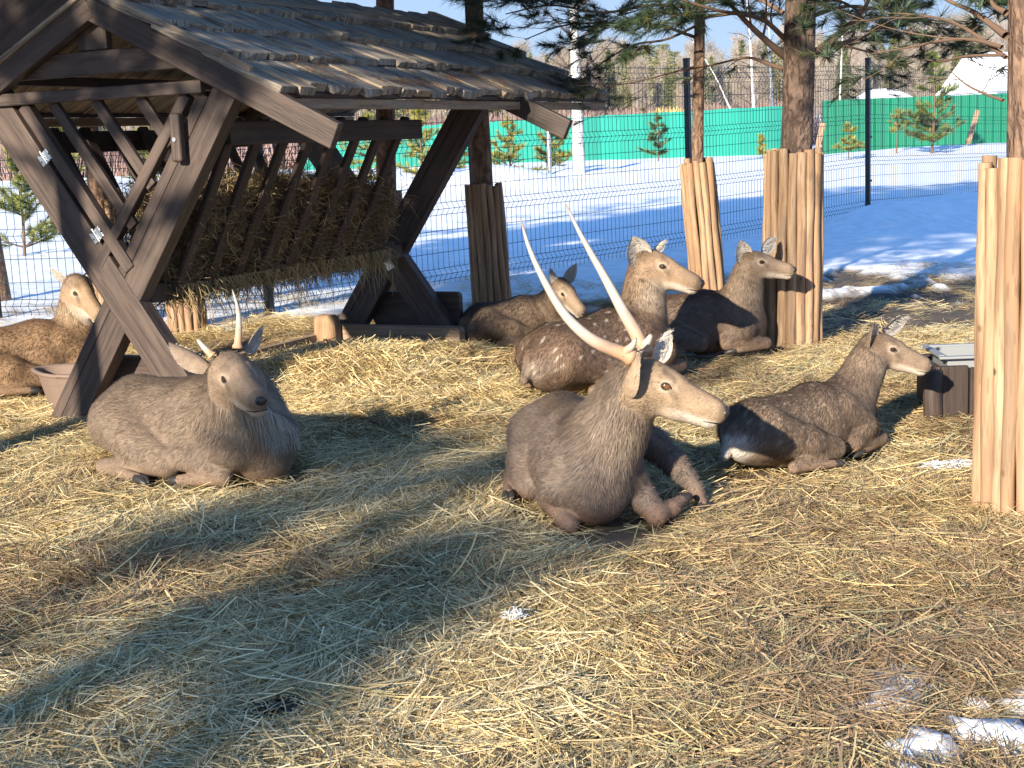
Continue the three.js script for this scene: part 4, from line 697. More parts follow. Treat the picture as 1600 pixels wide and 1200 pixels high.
function deer(o) {
  const S = o.scale, yaw = THREE.MathUtils.degToRad(o.yaw), root = thing('deer', o.label, 'deer', V(o.at[0], o.lift ?? -0.015, o.at[1]), yaw, 'deer lying in the hay of the pen');
  root.updateMatrixWorld(true);
  const inv = root.matrixWorld.clone().invert(), loc = (px, py, D) => at(px, py, D).applyMatrix4(inv), rnd = mulberry(o.seed);
  const dirLoc = (v) => v.clone().applyAxisAngle(V(0, 1, 0), -yaw);
  // the head's own frame: x to the nose, y up, z to its right
  const hy_ = THREE.MathUtils.degToRad(o.head.yaw) - yaw, hp = THREE.MathUtils.degToRad(o.head.pitch), hx = V(Math.cos(hy_) * Math.cos(hp), Math.sin(hp), -Math.sin(hy_) * Math.cos(hp)), hz0 = hx.clone().cross(V(0, 1, 0)).normalize(), hup0 = hz0.clone().cross(hx), hr = THREE.MathUtils.degToRad(o.head.roll || 0);
  const hz = hz0.clone().multiplyScalar(Math.cos(hr)).addScaledVector(hup0, -Math.sin(hr)), hup = hz.clone().cross(hx), ho = loc(...o.head.poll), HS = o.head.scale, hm = new THREE.Matrix4().makeBasis(hx, hup, hz).scale(V(HS, HS, HS)).setPosition(ho);
  const H = (x, y, z) => V(x, y, z).applyMatrix4(hm);
  // body field
  const P = [], s = (v) => [v[0] * S, v[1] * S, v[2] * S], C = (a, b, ra, rb, k = 0.05, sz = 1) => P.push(cap(s(a), s(b), ra * S, rb * S, k * S, sz)), W = o.wide ?? 1;
  C([0.20, 0.20, 0], [0.02, 0.195, 0], 0.165, 0.182, 0.05, 1.06 / W); C([0.02, 0.195, 0], [-0.18, 0.18, 0], 0.182, 0.168, 0.05, 1.04 / W); C([-0.18, 0.18, 0], [-0.36, 0.19, 0], 0.165, 0.155, 0.05, 1.06 / W);
  C([0.17, 0.295, 0], [0.0, 0.305, 0], 0.075, 0.07, 0.09); C([0.0, 0.31, 0], [-0.40, 0.295, 0], 0.06, 0.07, 0.09); C([-0.40, 0.215, 0], [-0.46, 0.19, 0], 0.15, 0.12, 0.06);
  C([0.29, 0.17, 0], [0.30, 0.12, 0], 0.115, 0.10, 0.07); C([-0.555, 0.25, 0], [-0.60, 0.13, 0], 0.032, 0.022, 0.03);
  const hooves = [], lid = [];
  for (const m of [1, -1]) {
    const hi = m > 0 ? o.hindR : o.hindL, q = m;
    C([-0.39, 0.215, q * 0.10], [-0.20, 0.15, q * 0.165], 0.125, 0.085, 0.035);
    if (hi !== 'hidden') {
      C([-0.20, 0.15, q * 0.165], [-0.03, 0.105, q * 0.19], 0.085, 0.057, 0.03); C([-0.03, 0.095, q * 0.195], [-0.36, 0.065, q * 0.228], 0.046, 0.030, 0.018);
      C([-0.36, 0.06, q * 0.232], [-0.12, 0.05, q * 0.268], 0.025, 0.02, 0.012); hooves.push([[-0.12, 0.05, q * 0.268], [-0.055, 0.04, q * 0.278]]);
    }
    C([0.13, 0.265, q * 0.09], [0.26, 0.16, q * 0.125], 0.085, 0.070, 0.035);
    const fo = m > 0 ? o.foreR : o.foreL;
    if (fo !== 'hidden') {
      const k = fo || [0.39, 0.08, 0.125], el = k[3] || [0.15, 0.10, 0.15];
      C([0.26, 0.16, q * 0.12], [el[0], el[1], q * el[2]], 0.064, 0.05, 0.03); C([el[0], el[1] - 0.005, q * el[2]], [k[0], k[1], q * k[2]], 0.048, 0.036, 0.018);
      C([k[0], k[1] - 0.012, q * k[2]], [k[0] - 0.19, 0.046, q * (k[2] + 0.04)], 0.030, 0.021, 0.01); hooves.push([[k[0] - 0.19, 0.046, q * (k[2] + 0.04)], [k[0] - 0.26, 0.035, q * (k[2] + 0.035)]]);
    }
  }
  for (const ch of o.extra || []) { const pts = ch.map(([x, y, D]) => loc(x, y, D).toArray()); for (let i = 0; i < pts.length - 1; i++) P.push(cap(pts[i], pts[i + 1], ch[i][3], ch[i + 1][3], 0.02)); const n = pts.length; const a = V(...pts[n - 1]), d = a.clone().sub(V(...pts[n - 2])).normalize(); hooves.push([a.clone().divideScalar(S).toArray(), a.addScaledVector(d, 0.05).divideScalar(S).toArray()]); }
  // neck
  const nk0 = V(0.20 * S, 0.265 * S, 0), nk1 = H(-0.005, -0.055, 0), mid = nk0.clone().lerp(nk1, 0.5).add(V(...(o.neckBow || [0.02, -0.015, 0]))), nc = new THREE.QuadraticBezierCurve3(nk0, mid, nk1), NP = nc.getPoints(6), nr = o.neck || [0.13, 0.062];
  for (let i = 0; i < 6; i++) { const a = NP[i].toArray(), b = NP[i + 1].toArray(), f = (t) => lerp(nr[0] * S, nr[1] * HS, Math.pow(t, 0.75)); P.push(cap(a, b, f(i / 6), f((i + 1) / 6), 0.05)); }
  const th = H(0.035, -0.10, 0); P.push(cap([0.29 * S, 0.18 * S, 0], NP[3].clone().lerp(th, 0.35).toArray(), 0.10 * S, 0.07 * S, 0.07), cap(NP[3].clone().lerp(th, 0.35).toArray(), th.toArray(), 0.07 * S, 0.038 * HS, 0.05));
  // head
  const Q = [cap([0, -0.05, 0], [0.07, -0.045, 0], 0.056, 0.054, 0.03), cap([0.05, -0.026, 0], [0.125, -0.034, 0], 0.044, 0.036, 0.03), cap([0.12, -0.034, 0], [0.255, -0.051, 0], 0.034, 0.027, 0.03, 1.05), cap([0.15, -0.066, 0], [0.272, -0.073, 0], 0.044, 0.036, 0.03, 0.98), cap([0.280, -0.062, 0], [0.288, -0.070, 0], 0.030, 0.030, 0.018, 0.98),
    cap([0.035, -0.108, 0], [0.15, -0.106, 0], 0.044, 0.033, 0.03), cap([0.15, -0.107, 0], [0.262, -0.107, 0], 0.033, 0.023, 0.022, 0.9), cap([0.272, -0.109, 0], [0.28, -0.107, 0], 0.0185, 0.017, 0.012, 0.7), ...[1, -1].flatMap((m) => [cap([0.045, -0.07, m * 0.03], [0.12, -0.07, m * 0.024], 0.04, 0.03, 0.03), cap([0.075, -0.016, m * 0.043], [0.105, -0.022, m * 0.040], 0.017, 0.013, 0.016), cap([0.128, -0.045, m * 0.034], [0.14, -0.05, m * 0.03], 0.013, 0.011, 0.016), cap([0.083, -0.024, m * 0.052], [0.112, -0.030, m * 0.048], 0.0075, 0.006, 0.006), cap([0.084, -0.050, m * 0.052], [0.108, -0.053, m * 0.047], 0.007, 0.006, 0.006)])];
  const hi3 = hm.clone().invert().elements, toH = (x, y, z) => [hi3[0] * x + hi3[4] * y + hi3[8] * z + hi3[12], hi3[1] * x + hi3[5] * y + hi3[9] * z + hi3[13], hi3[2] * x + hi3[6] * y + hi3[10] * z + hi3[14]];
  const headD = (x, y, z) => { const a = hi3[0] * x + hi3[4] * y + hi3[8] * z + hi3[12], b = hi3[1] * x + hi3[5] * y + hi3[9] * z + hi3[13], c = hi3[2] * x + hi3[6] * y + hi3[10] * z + hi3[14]; let d = 9; for (const q of Q) d = smin(d, capD(q, a, b, c), q.k); return d * HS; };
  const field = (x, y, z) => { let d = 9; for (const p of P) d = smin(d, capD(p, x, y, z), p.k); return smin(d, headD(x, y, z), 0.035); };
  const cut = (x, y, z, e) => { const h = toH(x, y, z), t = clamp(h[0] / 0.3), d = Math.hypot(h[0] - 0.3 * t, h[1] + 0.06, h[2]); return h[0] + 0.25 * h[1] > -0.03 + e && d < 0.125 - e; };   // where the head's finer net is
  const box = (pts, pad) => { const b = new THREE.Box3().setFromPoints(pts); b.expandByScalar(pad); return [b.min.toArray(), b.max.toArray()]; };
  const bp = [V(-0.66, -0.02, -0.36).multiplyScalar(S), V(0.5, 0.42, 0.36).multiplyScalar(S), ...NP, ...P.flatMap((p) => [V(p.ax, p.ay, p.az), V(p.ax + p.bx, p.ay + p.by, p.az + p.bz)])], cb = o.cell || 0.009;
  const b1 = box(bp, 0.08), body = surfaceNet(field, b1[0], b1[1], cb, (x, y, z) => !cut(x, y, z, cb * 1.3) && y > -0.06);
  const hb = [[-0.08, 0.08], [0.44, -0.2]].flatMap(([x, y]) => [H(x, y, 0.13), H(x, y, -0.13), H(x, -y - 0.1, 0.13), H(x, -y - 0.1, -0.13)]), b2 = box(hb, 0.01), head = surfaceNet(field, b2[0], b2[1], cb * 0.5, (x, y, z) => cut(x, y, z, 0));
  // coat colours
  const K = o.coat, spotAt = (x, y, z) => { if (!K.spots) return 0; const u = x / S * 13, v = Math.atan2(z, y - 0.1 * S) * 4.6, iu = Math.floor(u), iv = Math.floor(v); let best = 0; for (let a = -1; a < 2; a++) for (let b = -1; b < 2; b++) { const h = hash3(iu + a, iv + b, o.seed), h2 = hash3(iv + b, iu + a, o.seed + 5); if (h < 0.25) continue; const d = (fbm(x * 60, y * 60, z * 60, 2) - 0.5) * 0.14 + Math.hypot((u - iu - a - 0.2 - 0.6 * h) * 1.0, (v - iv - b - 0.2 - 0.6 * h2) * 1.25); best = Math.max(best, sstep(0.20, 0.12, d)); } return best * K.spots; };
  const headW = (h) => { const t = clamp(h[0] / 0.3), d = Math.hypot(h[0] - 0.3 * t, h[1] + 0.06, h[2]); return sstep(0.125, 0.095, d); };
  const colour = (x, y, z) => {
    const h = toH(x, y, z), X = x / S, Y = y / S, Z = z / S, n = fbm(x * 16, y * 16, z * 16 + o.seed, 3), n2 = fbm(x * 45, y * 45, z * 45, 2);
    let c = mix3(K.flank, K.back, sstep(0.25, 0.36, Y + (n - 0.5) * 0.12) * sstep(0.13, 0.05, Math.abs(Z)));
    c = mix3(c, K.leg, sstep(0.12, 0.05, Y + (n - 0.5) * 0.06) * (X > -0.4 ? 0.8 : 0.3));
    c = mix3(c, K.flank.map((v, i) => lerp(v, [0.72, 0.66, 0.58][i], 0.8)), sstep(-0.50, -0.56, X + (n - 0.5) * 0.06) * sstep(0.26, 0.2, Y) * (K.rump ?? 0.8));
    c = mix3(c, [0.62, 0.52, 0.40], spotAt(x, y, z) * sstep(0.12, 0.02, X) * sstep(0.08, 0.16, Y));
    let bt = 9, bi = 0; for (let i = 1; i <= 6; i++) { const d = Math.hypot(x - NP[i].x, y - NP[i].y, z - NP[i].z); if (d < bt) { bt = d; bi = i / 6; } }
    const nk = sstep(0.24, 0.15, bt) * sstep(0.1, 0.5, bi) * sstep(0.05, 0.2, X + 0.2 * (bi > 0.5)); c = mix3(c, mix3(K.neck, K.throat, 0.8 * sstep(0.0, 0.09, (h[0] - 0.35 * h[1] - 0.07) + (n - 0.5) * 0.1) * sstep(0.2, 0.1, Math.abs(Z))), nk);
    if (h[0] > -0.05) {
      const [a, b, e] = h, ae = Math.abs(e), w = sstep(-0.05, 0.0, a) * headW(h); let f = mix3(K.face, K.face.map((v) => v * 0.62), sstep(0.024, 0.008, ae) * sstep(0.09, 0.16, a + (n - 0.5) * 0.05) * sstep(-0.08, -0.05, b) * 0.7);
      f = mix3(f, K.crown, sstep(0.06, 0.0, a + (n - 0.5) * 0.05) * sstep(-0.07, -0.03, b));
      const de = Math.hypot((a - 0.098) * 0.8, (b + 0.037) * 1.1), ring = sstep(0.034, 0.02, de); f = mix3(f, K.ring, ring * 0.65); f = mix3(f, [0.02, 0.014, 0.01], sstep(0.0165, 0.0125, de));
      f = mix3(f, K.face.map((v) => v * 0.45), 0.75 * sstep(0.022, 0.008, Math.hypot((a - 0.127) * 0.7, b + 0.052 + (a - 0.127) * 0.5)) * sstep(0.01, 0.03, ae)); f = mix3(f, K.face.map((v) => v * 0.7), 0.6 * sstep(0.02, 0.05, a) * sstep(0.12, 0.08, a) * sstep(-0.022, -0.008, b + (n - 0.5) * 0.02));
      f = mix3(f, K.muzzle, 0.8 * sstep(-0.085, -0.108, b + (n - 0.5) * 0.02) * sstep(0.06, 0.22, a)); f = mix3(f, f.map((v) => v * 0.6), sstep(0.276, 0.292, a + (n - 0.5) * 0.02) * sstep(-0.095, -0.08, b));
      c = mix3(c, f, w);
    }
    const g = 0.72 + 0.34 * n + 0.22 * n2; return c.map((v) => v * g);
  };
  const asGeo = (m) => { const g = new THREE.BufferGeometry(), N = m.pos.length / 3, nor = new Float32Array(N * 3), col = new Float32Array(N * 3), e = 0.004; for (let i = 0; i < N; i++) { const x = m.pos[i * 3], y = m.pos[i * 3 + 1], z = m.pos[i * 3 + 2], n = V(field(x + e, y, z) - field(x - e, y, z), field(x, y + e, z) - field(x, y - e, z), field(x, y, z + e) - field(x, y, z - e)).normalize(); nor.set([n.x, n.y, n.z], i * 3); col.set(colour(x, y, z), i * 3); } g.setAttribute('position', new THREE.Float32BufferAttribute(m.pos, 3)); g.setAttribute('normal', new THREE.BufferAttribute(nor, 3)); g.setAttribute('color', new THREE.BufferAttribute(col, 3)); g.setIndex(m.idx); return g; };
  const gs = [asGeo(body), asGeo(head)], skin = gs.map((g) => g.toNonIndexed());
  // ears: cupped leaves, brown behind and pale within
  const ears = [];
  (o.ears || []).forEach((e) => {
    const b0 = e.base ? loc(...e.base) : H(e.back ?? -0.02, -0.035, e.m * 0.052), tip = loc(...e.tip), ax = tip.clone().sub(b0), L = ax.length(); ax.normalize(); let fc = dirLoc(V(...e.face)).normalize(); fc.addScaledVector(ax, -fc.dot(ax)).normalize(); const sd = ax.clone().cross(fc), pos = [], col = [], nor = [], idx = [], NU = 12, NV = 8;
    for (const sh of [0, 1]) for (let i = 0; i <= NU; i++) for (let j = 0; j <= NV; j++) { const u = i / NU, v = j / NV * 2 - 1, w = (e.w ?? 0.30) * L * Math.pow(Math.sin(Math.PI * Math.min(1, 0.13 + 0.87 * Math.pow(u, 0.85))), 0.75), cupd = w * (0.75 - 0.45 * u), p = b0.clone().addScaledVector(ax, u * L).addScaledVector(sd, v * w).addScaledVector(fc, cupd * (v * v - 0.6) + 0.03 * L * Math.sin(u * 2.5) - (sh ? 0.005 * (1 - v * v) * (1 - u * 0.6) : 0)); pos.push(p.x, p.y, p.z); const edge = Math.abs(v) > 0.75; const k = sh ? mix3(K.ear, K.ear.map((q) => q * 0.5), sstep(0.75, 1, u)) : mix3(K.earIn, K.ear.map((q) => q * 0.8), edge ? 0.35 : sstep(0.3, 0, u) * 0.6), b = 0.85 + 0.3 * rnd(); col.push(k[0] * b, k[1] * b, k[2] * b); }
    const n1 = (NU + 1) * (NV + 1); for (const sh of [0, 1]) for (let i = 0; i < NU; i++) for (let j = 0; j < NV; j++) { const a = sh * n1 + i * (NV + 1) + j, b = a + NV + 1; sh ? idx.push(a, a + 1, b, a + 1, b + 1, b) : idx.push(a, b, a + 1, a + 1, b, b + 1); }
    const g = new THREE.BufferGeometry(); g.setAttribute('position', new THREE.Float32BufferAttribute(pos, 3)); g.setAttribute('color', new THREE.Float32BufferAttribute(col, 3)); g.setIndex(idx); g.computeVertexNormals(); const en = g.toNonIndexed(); skin.push(en); ears.push({ b0, ax, sd, fc, L, w: (e.w ?? 0.30) * L });
  });
  const coat = mergeGeometries(skin); part(root, 'body', coat, M.fur);
  // eyes, nose, mouth
  for (const m of [1, -1]) { const e = new THREE.SphereGeometry(0.0172 * HS, 18, 12); e.scale(1.1, o.sleepy ? 0.66 : 0.88, 0.8); e.applyMatrix4(new THREE.Matrix4().makeBasis(hx, hup, hz).setPosition(H(0.098, -0.0375, m * 0.0462))); part(root, 'eye', e, o.eye || mEye);
    const ring = []; for (let k = 0; k <= 16; k++) { const t = k / 16 * 6.2832, dx = 0.0195 * Math.cos(t), dy = (o.sleepy ? 0.0075 : 0.0115) * Math.sin(t) - 0.22 * dx; ring.push(H(0.098 + dx, -0.0378 + dy, m * (0.0585 - 0.20 * Math.abs(dx) - 0.12 * dx - 0.15 * Math.abs(dy)))); } lid.push(tube(ring, ring.map(() => 0.0031 * HS), 5)); }
  part(root, 'eyelids', merge(lid), mHole);
  { const g = new THREE.SphereGeometry(1, 20, 14); g.scale(0.014 * HS, 0.023 * HS * (o.nose || 1), 0.026 * HS * (o.nose || 1)); g.applyMatrix4(new THREE.Matrix4().makeBasis(hx, hup, hz).setPosition(H(0.308, -0.060, 0))); const n = part(root, 'nose', g, mNose); for (const m of [1, -1]) { const k = new THREE.SphereGeometry(1, 10, 8); k.scale(0.006 * HS, 0.0055 * HS, 0.0065 * HS); k.applyMatrix4(new THREE.Matrix4().makeBasis(hx, hup, hz).setPosition(H(0.3175, -0.056, m * 0.014))); part(n, 'nostril', k, mHole); }
    const mouth = []; for (const m of [1, -1]) mouth.push(tube([H(0.314, -0.092, m * 0.003), H(0.302, -0.0965, m * 0.023), H(0.275, -0.1015, m * 0.032), H(0.25, -0.106, m * 0.034)], [0.002 * HS, 0.0026 * HS, 0.0022 * HS, 0.001 * HS], 5)); part(root, 'mouth', merge(mouth), mHole); }
  for (const [a, b] of hooves) { const g = merge([1, -1].map((q) => tube([V(...s(a)).add(V(0, 0, q * 0.009)), V(...s(a)).lerp(V(...s(b)), 0.6).add(V(0, 0, q * 0.011)), V(...s(b)).add(V(0, -0.006, q * 0.008))], [0.017 * S, 0.018 * S, 0.007 * S], 8))); part(root, 'hoof', g, mHoof); }
  // antlers
  (o.antlers || []).forEach((an) => {
    const bits = an.map((t) => { const pts = curve(t.map(([x, y, D]) => loc(x, y, D)), 22), n = pts.length - 1, r0 = t[0][3], r1 = t[t.length - 1][3], g = tube(pts, pts.map((_, i) => lerp(r0, r1, Math.pow(i / n, 1.25)) * (i === n ? 0.4 : 1) * (i < 2 && n > 3 ? 1.3 : 1)), 12, 0.07, o.seed), c = [], cnt = g.attributes.position.count, p = g.attributes.position; for (let k = 0; k < cnt; k++) { const f = Math.min(1, Math.floor(k / 13) / n), q = fbm(p.getX(k) * 40, p.getY(k) * 40, p.getZ(k) * 40, 3); let v = mix3([0.50, 0.29, 0.17], [0.44, 0.38, 0.31], sstep(0.12, 0.5, f)); v = mix3(v, [0.16, 0.13, 0.11], sstep(0.9, 0.99, f) * 0.8 + sstep(0.55, 0.75, q) * 0.35); c.push(...v); } g.setAttribute('color', new THREE.Float32BufferAttribute(c, 3)); return g; });
    part(root, 'antler', merge(bits), mHorn);
  });
  // hair: laid along the body, shorter on the face
  const pa = coat.attributes.position, ca = coat.attributes.color, na = coat.attributes.normal, earFrom = gs.reduce((q, g) => q + g.index.count, 0), T = pa.count / 3, cdf = new Float64Array(T); let tot = 0; const A3 = V(), B3 = V(), C3 = V();
  for (let i = 0; i < T; i++) { A3.fromBufferAttribute(pa, i * 3); B3.fromBufferAttribute(pa, i * 3 + 1); C3.fromBufferAttribute(pa, i * 3 + 2); const ar = B3.clone().sub(A3).cross(C3.clone().sub(A3)).length(), ha = toH(A3.x, A3.y, A3.z)[0]; tot += A3.y < -0.02 ? 0 : ar * (headW(toH(A3.x, A3.y, A3.z)) > 0.5 ? 2.2 : 1); cdf[i] = tot; }
  const ms = [], cs = []; const N = o.hairs || 20000, hw = o.hairW || 0.0022;
  for (let q = 0; q < N; q++) {
    const t = rnd() * tot; let a = 0, b = T - 1; while (a < b) { const m = (a + b) >> 1; if (cdf[m] < t) a = m + 1; else b = m; } const i = a * 3; let u = rnd(), v = rnd(); if (u + v > 1) { u = 1 - u; v = 1 - v; } const w = 1 - u - v;
    const p = V(pa.getX(i) * w + pa.getX(i + 1) * u + pa.getX(i + 2) * v, pa.getY(i) * w + pa.getY(i + 1) * u + pa.getY(i + 2) * v, pa.getZ(i) * w + pa.getZ(i + 1) * u + pa.getZ(i + 2) * v), n = V(na.getX(i) * w + na.getX(i + 1) * u + na.getX(i + 2) * v, na.getY(i) * w + na.getY(i + 1) * u + na.getY(i + 2) * v, na.getZ(i) * w + na.getZ(i + 1) * u + na.getZ(i + 2) * v).normalize();
    const h = toH(p.x, p.y, p.z), isEar = i >= earFrom, onHead = h[0] > -0.02 && !isEar && headW(h) > 0.5; if (onHead && (Math.hypot(h[0] - 0.098, h[1] + 0.037) < 0.019 || h[0] > 0.288)) continue;
    let bt = 9, bi = 0; for (let k = 0; k < 6; k++) { const d = p.distanceTo(NP[k]); if (d < bt) { bt = d; bi = k; } }
    const neck = !onHead && !isEar && bt < 0.2 * S && bi > 0 && p.y > 0.2 * S, ventral = h[0] - 0.4 * h[1] > 0.04 && neck;
    let f, len; if (onHead) { f = hx.clone().negate().addScaledVector(hup, -0.15); len = 0.010 + 0.011 * sstep(0.12, 0, h[0]); } else if (isEar) { const e = ears[Math.min(ears.length - 1, Math.floor((i - earFrom) / (12 * 8 * 2 * 2 * 3)))]; f = e ? e.ax.clone() : V(0, 1, 0); len = 0.010; } else if (neck) { f = NP[bi].clone().sub(NP[bi + 1]).normalize().add(V(0, -0.35, 0)); len = (o.mane || 0.026) * (0.7 + 0.6 * rnd()) * (ventral ? o.beard || 1 : 1); } else { f = V(-0.8, -0.65, 0); len = (0.020 + 0.014 * rnd()) * lerp(0.45, 1, sstep(0.06, 0.15, p.y / S)); }
    f.add(V(rnd() - 0.5, rnd() - 0.5, rnd() - 0.5).multiplyScalar(0.5)); { const sw = (onHead ? 0.6 : 1.3); f.add(V(fbm(p.x * 9, p.y * 9, p.z * 9, 2) - 0.5, fbm(p.x * 9 + 7, p.y * 9, p.z * 9, 2) - 0.5, fbm(p.x * 9, p.y * 9 + 7, p.z * 9, 2) - 0.5).multiplyScalar(sw)); } f.addScaledVector(n, -f.dot(n)).normalize(); f.addScaledVector(n, 0.10 + 0.16 * rnd()).normalize(); const sd = f.clone().cross(n).normalize(), up = sd.clone().cross(f); const wd = hw * (0.6 + 0.7 * rnd()) * (onHead ? 0.7 : 1);
    ms.push(new THREE.Matrix4().makeBasis(f.multiplyScalar(len), up.multiplyScalar(len), sd.negate().multiplyScalar(-wd)).setPosition(p.addScaledVector(n, -0.001))); const g = rnd() < 0.16 ? 0.45 + 0.2 * rnd() : 0.78 + 0.7 * rnd() * rnd(); const cl = 0.62 + 0.76 * fbm(p.x * 55, p.y * 38, p.z * 55, 2); cs.push(new THREE.Color().setRGB(Math.min(0.8, ca.getX(i) * g * cl), Math.min(0.8, ca.getY(i) * g * cl), Math.min(0.8, ca.getZ(i) * g * cl)));
  }
  // longer fringes: throat beard, ear fringes
  if (o.beard > 1) for (let q = 0; q < 2600; q++) { const t = Math.pow(rnd(), 1.3), a = 0.03 + 0.13 * rnd(), z = (rnd() - 0.5) * 0.085, p = H(a, -0.118, z).lerp(V(0.415 * S, 0.21 * S, z * 2.2), t * 0.9), l = 0.06 + 0.07 * rnd(), f = V((rnd() - 0.5) * 0.3 + 0.1, -1, (rnd() - 0.5) * 0.4).normalize(), n = V(1, 0.2, 0), sd = f.clone().cross(n).normalize(), up = sd.clone().cross(f); ms.push(new THREE.Matrix4().makeBasis(f.multiplyScalar(l), up.multiplyScalar(l), sd.multiplyScalar(0.0028)).setPosition(p)); const g = 0.7 + 0.5 * rnd(); cs.push(new THREE.Color().setRGB(K.throat[0] * g, K.throat[1] * g, K.throat[2] * g)); }
  for (const e of ears) for (let q = 0; q < 130; q++) { const t = 0.1 + 0.8 * rnd(), sg = rnd() < 0.5 ? 1 : -1, p = e.b0.clone().addScaledVector(e.ax, e.L * t).addScaledVector(e.sd, sg * e.w * (0.35 + 0.55 * rnd()) * Math.sin(Math.PI * Math.min(1, 0.15 + 0.8 * t))), f = e.sd.clone().multiplyScalar(-sg * (0.3 + 0.6 * rnd())).addScaledVector(e.ax, 0.6).addScaledVector(e.fc, 0.3).normalize(), n = e.fc.clone(), sd = f.clone().cross(n).normalize(), up = sd.clone().cross(f), l = 0.02 + 0.02 * rnd(); ms.push(new THREE.Matrix4().makeBasis(f.multiplyScalar(l), up.multiplyScalar(l), sd.multiplyScalar(hw)).setPosition(p)); const g = 0.8 + 0.4 * rnd(); cs.push(new THREE.Color().setRGB(K.earIn[0] * g, K.earIn[1] * g, K.earIn[2] * g)); }
  bulk(root, 'coat_hair', hairGeo, M.hair, ms, cs).userData.kind = 'stuff';
  return root;
}
const coatGrey = { flank: [0.20, 0.142, 0.098], back: [0.13, 0.09, 0.06], leg: [0.22, 0.145, 0.095], neck: [0.24, 0.175, 0.125], throat: [0.42, 0.36, 0.28], face: [0.275, 0.195, 0.13], crown: [0.24, 0.165, 0.11], ring: [0.46, 0.36, 0.26], muzzle: [0.54, 0.47, 0.39], ear: [0.26, 0.185, 0.125], earIn: [0.52, 0.47, 0.41], rump: 0.3 };
const coatStag = { ...coatGrey, flank: [0.145, 0.105, 0.08], back: [0.10, 0.068, 0.046], leg: [0.17, 0.10, 0.068], neck: [0.20, 0.145, 0.102], throat: [0.30, 0.23, 0.165], face: [0.34, 0.235, 0.145], crown: [0.22, 0.145, 0.085], ring: [0.50, 0.39, 0.27], ear: [0.36, 0.25, 0.16] };
const coatSpot = { ...coatGrey, flank: [0.145, 0.088, 0.055], back: [0.085, 0.05, 0.03], leg: [0.24, 0.155, 0.1], neck: [0.22, 0.145, 0.09], throat: [0.36, 0.28, 0.2], face: [0.31, 0.205, 0.125], crown: [0.17, 0.105, 0.062], ear: [0.22, 0.15, 0.1], spots: 0.5, rump: 0.12 };
const coatDoe = { ...coatSpot, spots: 0.1, face: [0.255, 0.18, 0.12], neck: [0.2, 0.14, 0.095], flank: [0.15, 0.10, 0.068] };
const coatRed = { ...coatGrey, flank: [0.27, 0.165, 0.09], back: [0.19, 0.11, 0.06], leg: [0.26, 0.165, 0.1], neck: [0.29, 0.19, 0.115], throat: [0.38, 0.28, 0.18], face: [0.31, 0.205, 0.125], rump: 0.2 };
const coatFawn = { ...coatSpot, flank: [0.185, 0.128, 0.086], spots: 0.3, back: [0.11, 0.072, 0.048], rump: 1, face: [0.25, 0.175, 0.12], neck: [0.21, 0.148, 0.1] };

// bearded young buck, front left
deer({ label: 'bearded buck with one broken antler and one spike, lying before the feeder legs', at: [-1.312, -5.95], yaw: -35, scale: 1.11, lift: -0.03, seed: 11, coat: coatGrey, wide: 1.0, sleepy: true, nose: 0.82, cell: 0.0085, hairs: 64000, hairW: 0.0019, mane: 0.034, beard: 1.6, neck: [0.14, 0.066], neckBow: [0.06, -0.01, 0], foreL: 'hidden', foreR: [0.24, 0.075, 0.17, [0.04, 0.13, 0.17]],
  head: { poll: [358, 561, 5.67], yaw: -60, pitch: -11, roll: 3, scale: 1.12 },
  ears: [{ m: 1, base: [326, 578, 5.69], tip: [264, 534, 5.77], face: [-0.1, -0.85, -0.25], w: 0.27 }, { m: -1, base: [385, 549, 5.77], tip: [410, 509, 5.84], face: [0.95, 0.0, 0.12], w: 0.32 }],
  antlers: [[[[332, 556, 5.67, 0.016], [320, 544, 5.67, 0.013], [308, 530, 5.69, 0.006]]], [[[371, 545, 5.71, 0.017], [373, 515, 5.73, 0.012], [372, 485, 5.75, 0.010], [363, 452, 5.77, 0.003]]]] });
// the stag in the middle
deer({ label: 'big stag with long pale antlers lying in the middle, head turned right', at: [0.243, -5.13], yaw: -82, scale: 0.97, wide: 1.08, seed: 12, coat: coatStag, cell: 0.0085, eye: mEyeAmber, hairs: 64000, hairW: 0.0021, mane: 0.036, beard: 1.0, neck: [0.155, 0.068], neckBow: [0.03, -0.03, -0.02], hindL: 'hidden', foreL: 'hidden', foreR: [0.33, 0.035, 0.11],
  head: { poll: [1003, 566, 4.80], yaw: -8, pitch: -22, scale: 1.065 },
  ears: [{ m: 1, base: [981, 614, 4.74], tip: [998, 549, 4.67], face: [0.95, 0.15, 0.12], w: 0.36 }, { m: -1, base: [1026, 566, 4.88], tip: [1046, 516, 4.94], face: [0.3, 0.1, 0.95], w: 0.27 }],
  extra: [[[972, 725, 4.99, 0.062], [1008, 784, 4.86, 0.044], [1026, 804, 4.82, 0.036], [1050, 794, 4.86, 0.025], [1064, 782, 4.90, 0.020]], [[1015, 690, 5.18, 0.06], [1052, 722, 5.12, 0.042], [1086, 762, 5.04, 0.025], [1099, 788, 4.98, 0.019]]],
  antlers: [[[[990, 558, 4.75, 0.026], [962, 548, 4.74, 0.021], [925, 531, 4.72, 0.017], [886, 496, 4.74, 0.016], [852, 442, 4.78, 0.014], [827, 388, 4.82, 0.011], [813, 340, 4.86, 0.003]], [[975, 552, 4.74, 0.017], [988, 540, 4.72, 0.012], [994, 528, 4.71, 0.005]]], [[[1006, 553, 4.84, 0.027], [995, 524, 4.85, 0.018], [972, 484, 4.88, 0.016], [943, 430, 4.92, 0.015], [910, 372, 4.97, 0.011], [882, 315, 5.02, 0.003]], [[1004, 545, 4.83, 0.021], [1012, 534, 4.82, 0.016], [1018, 522, 4.81, 0.006]]]] });
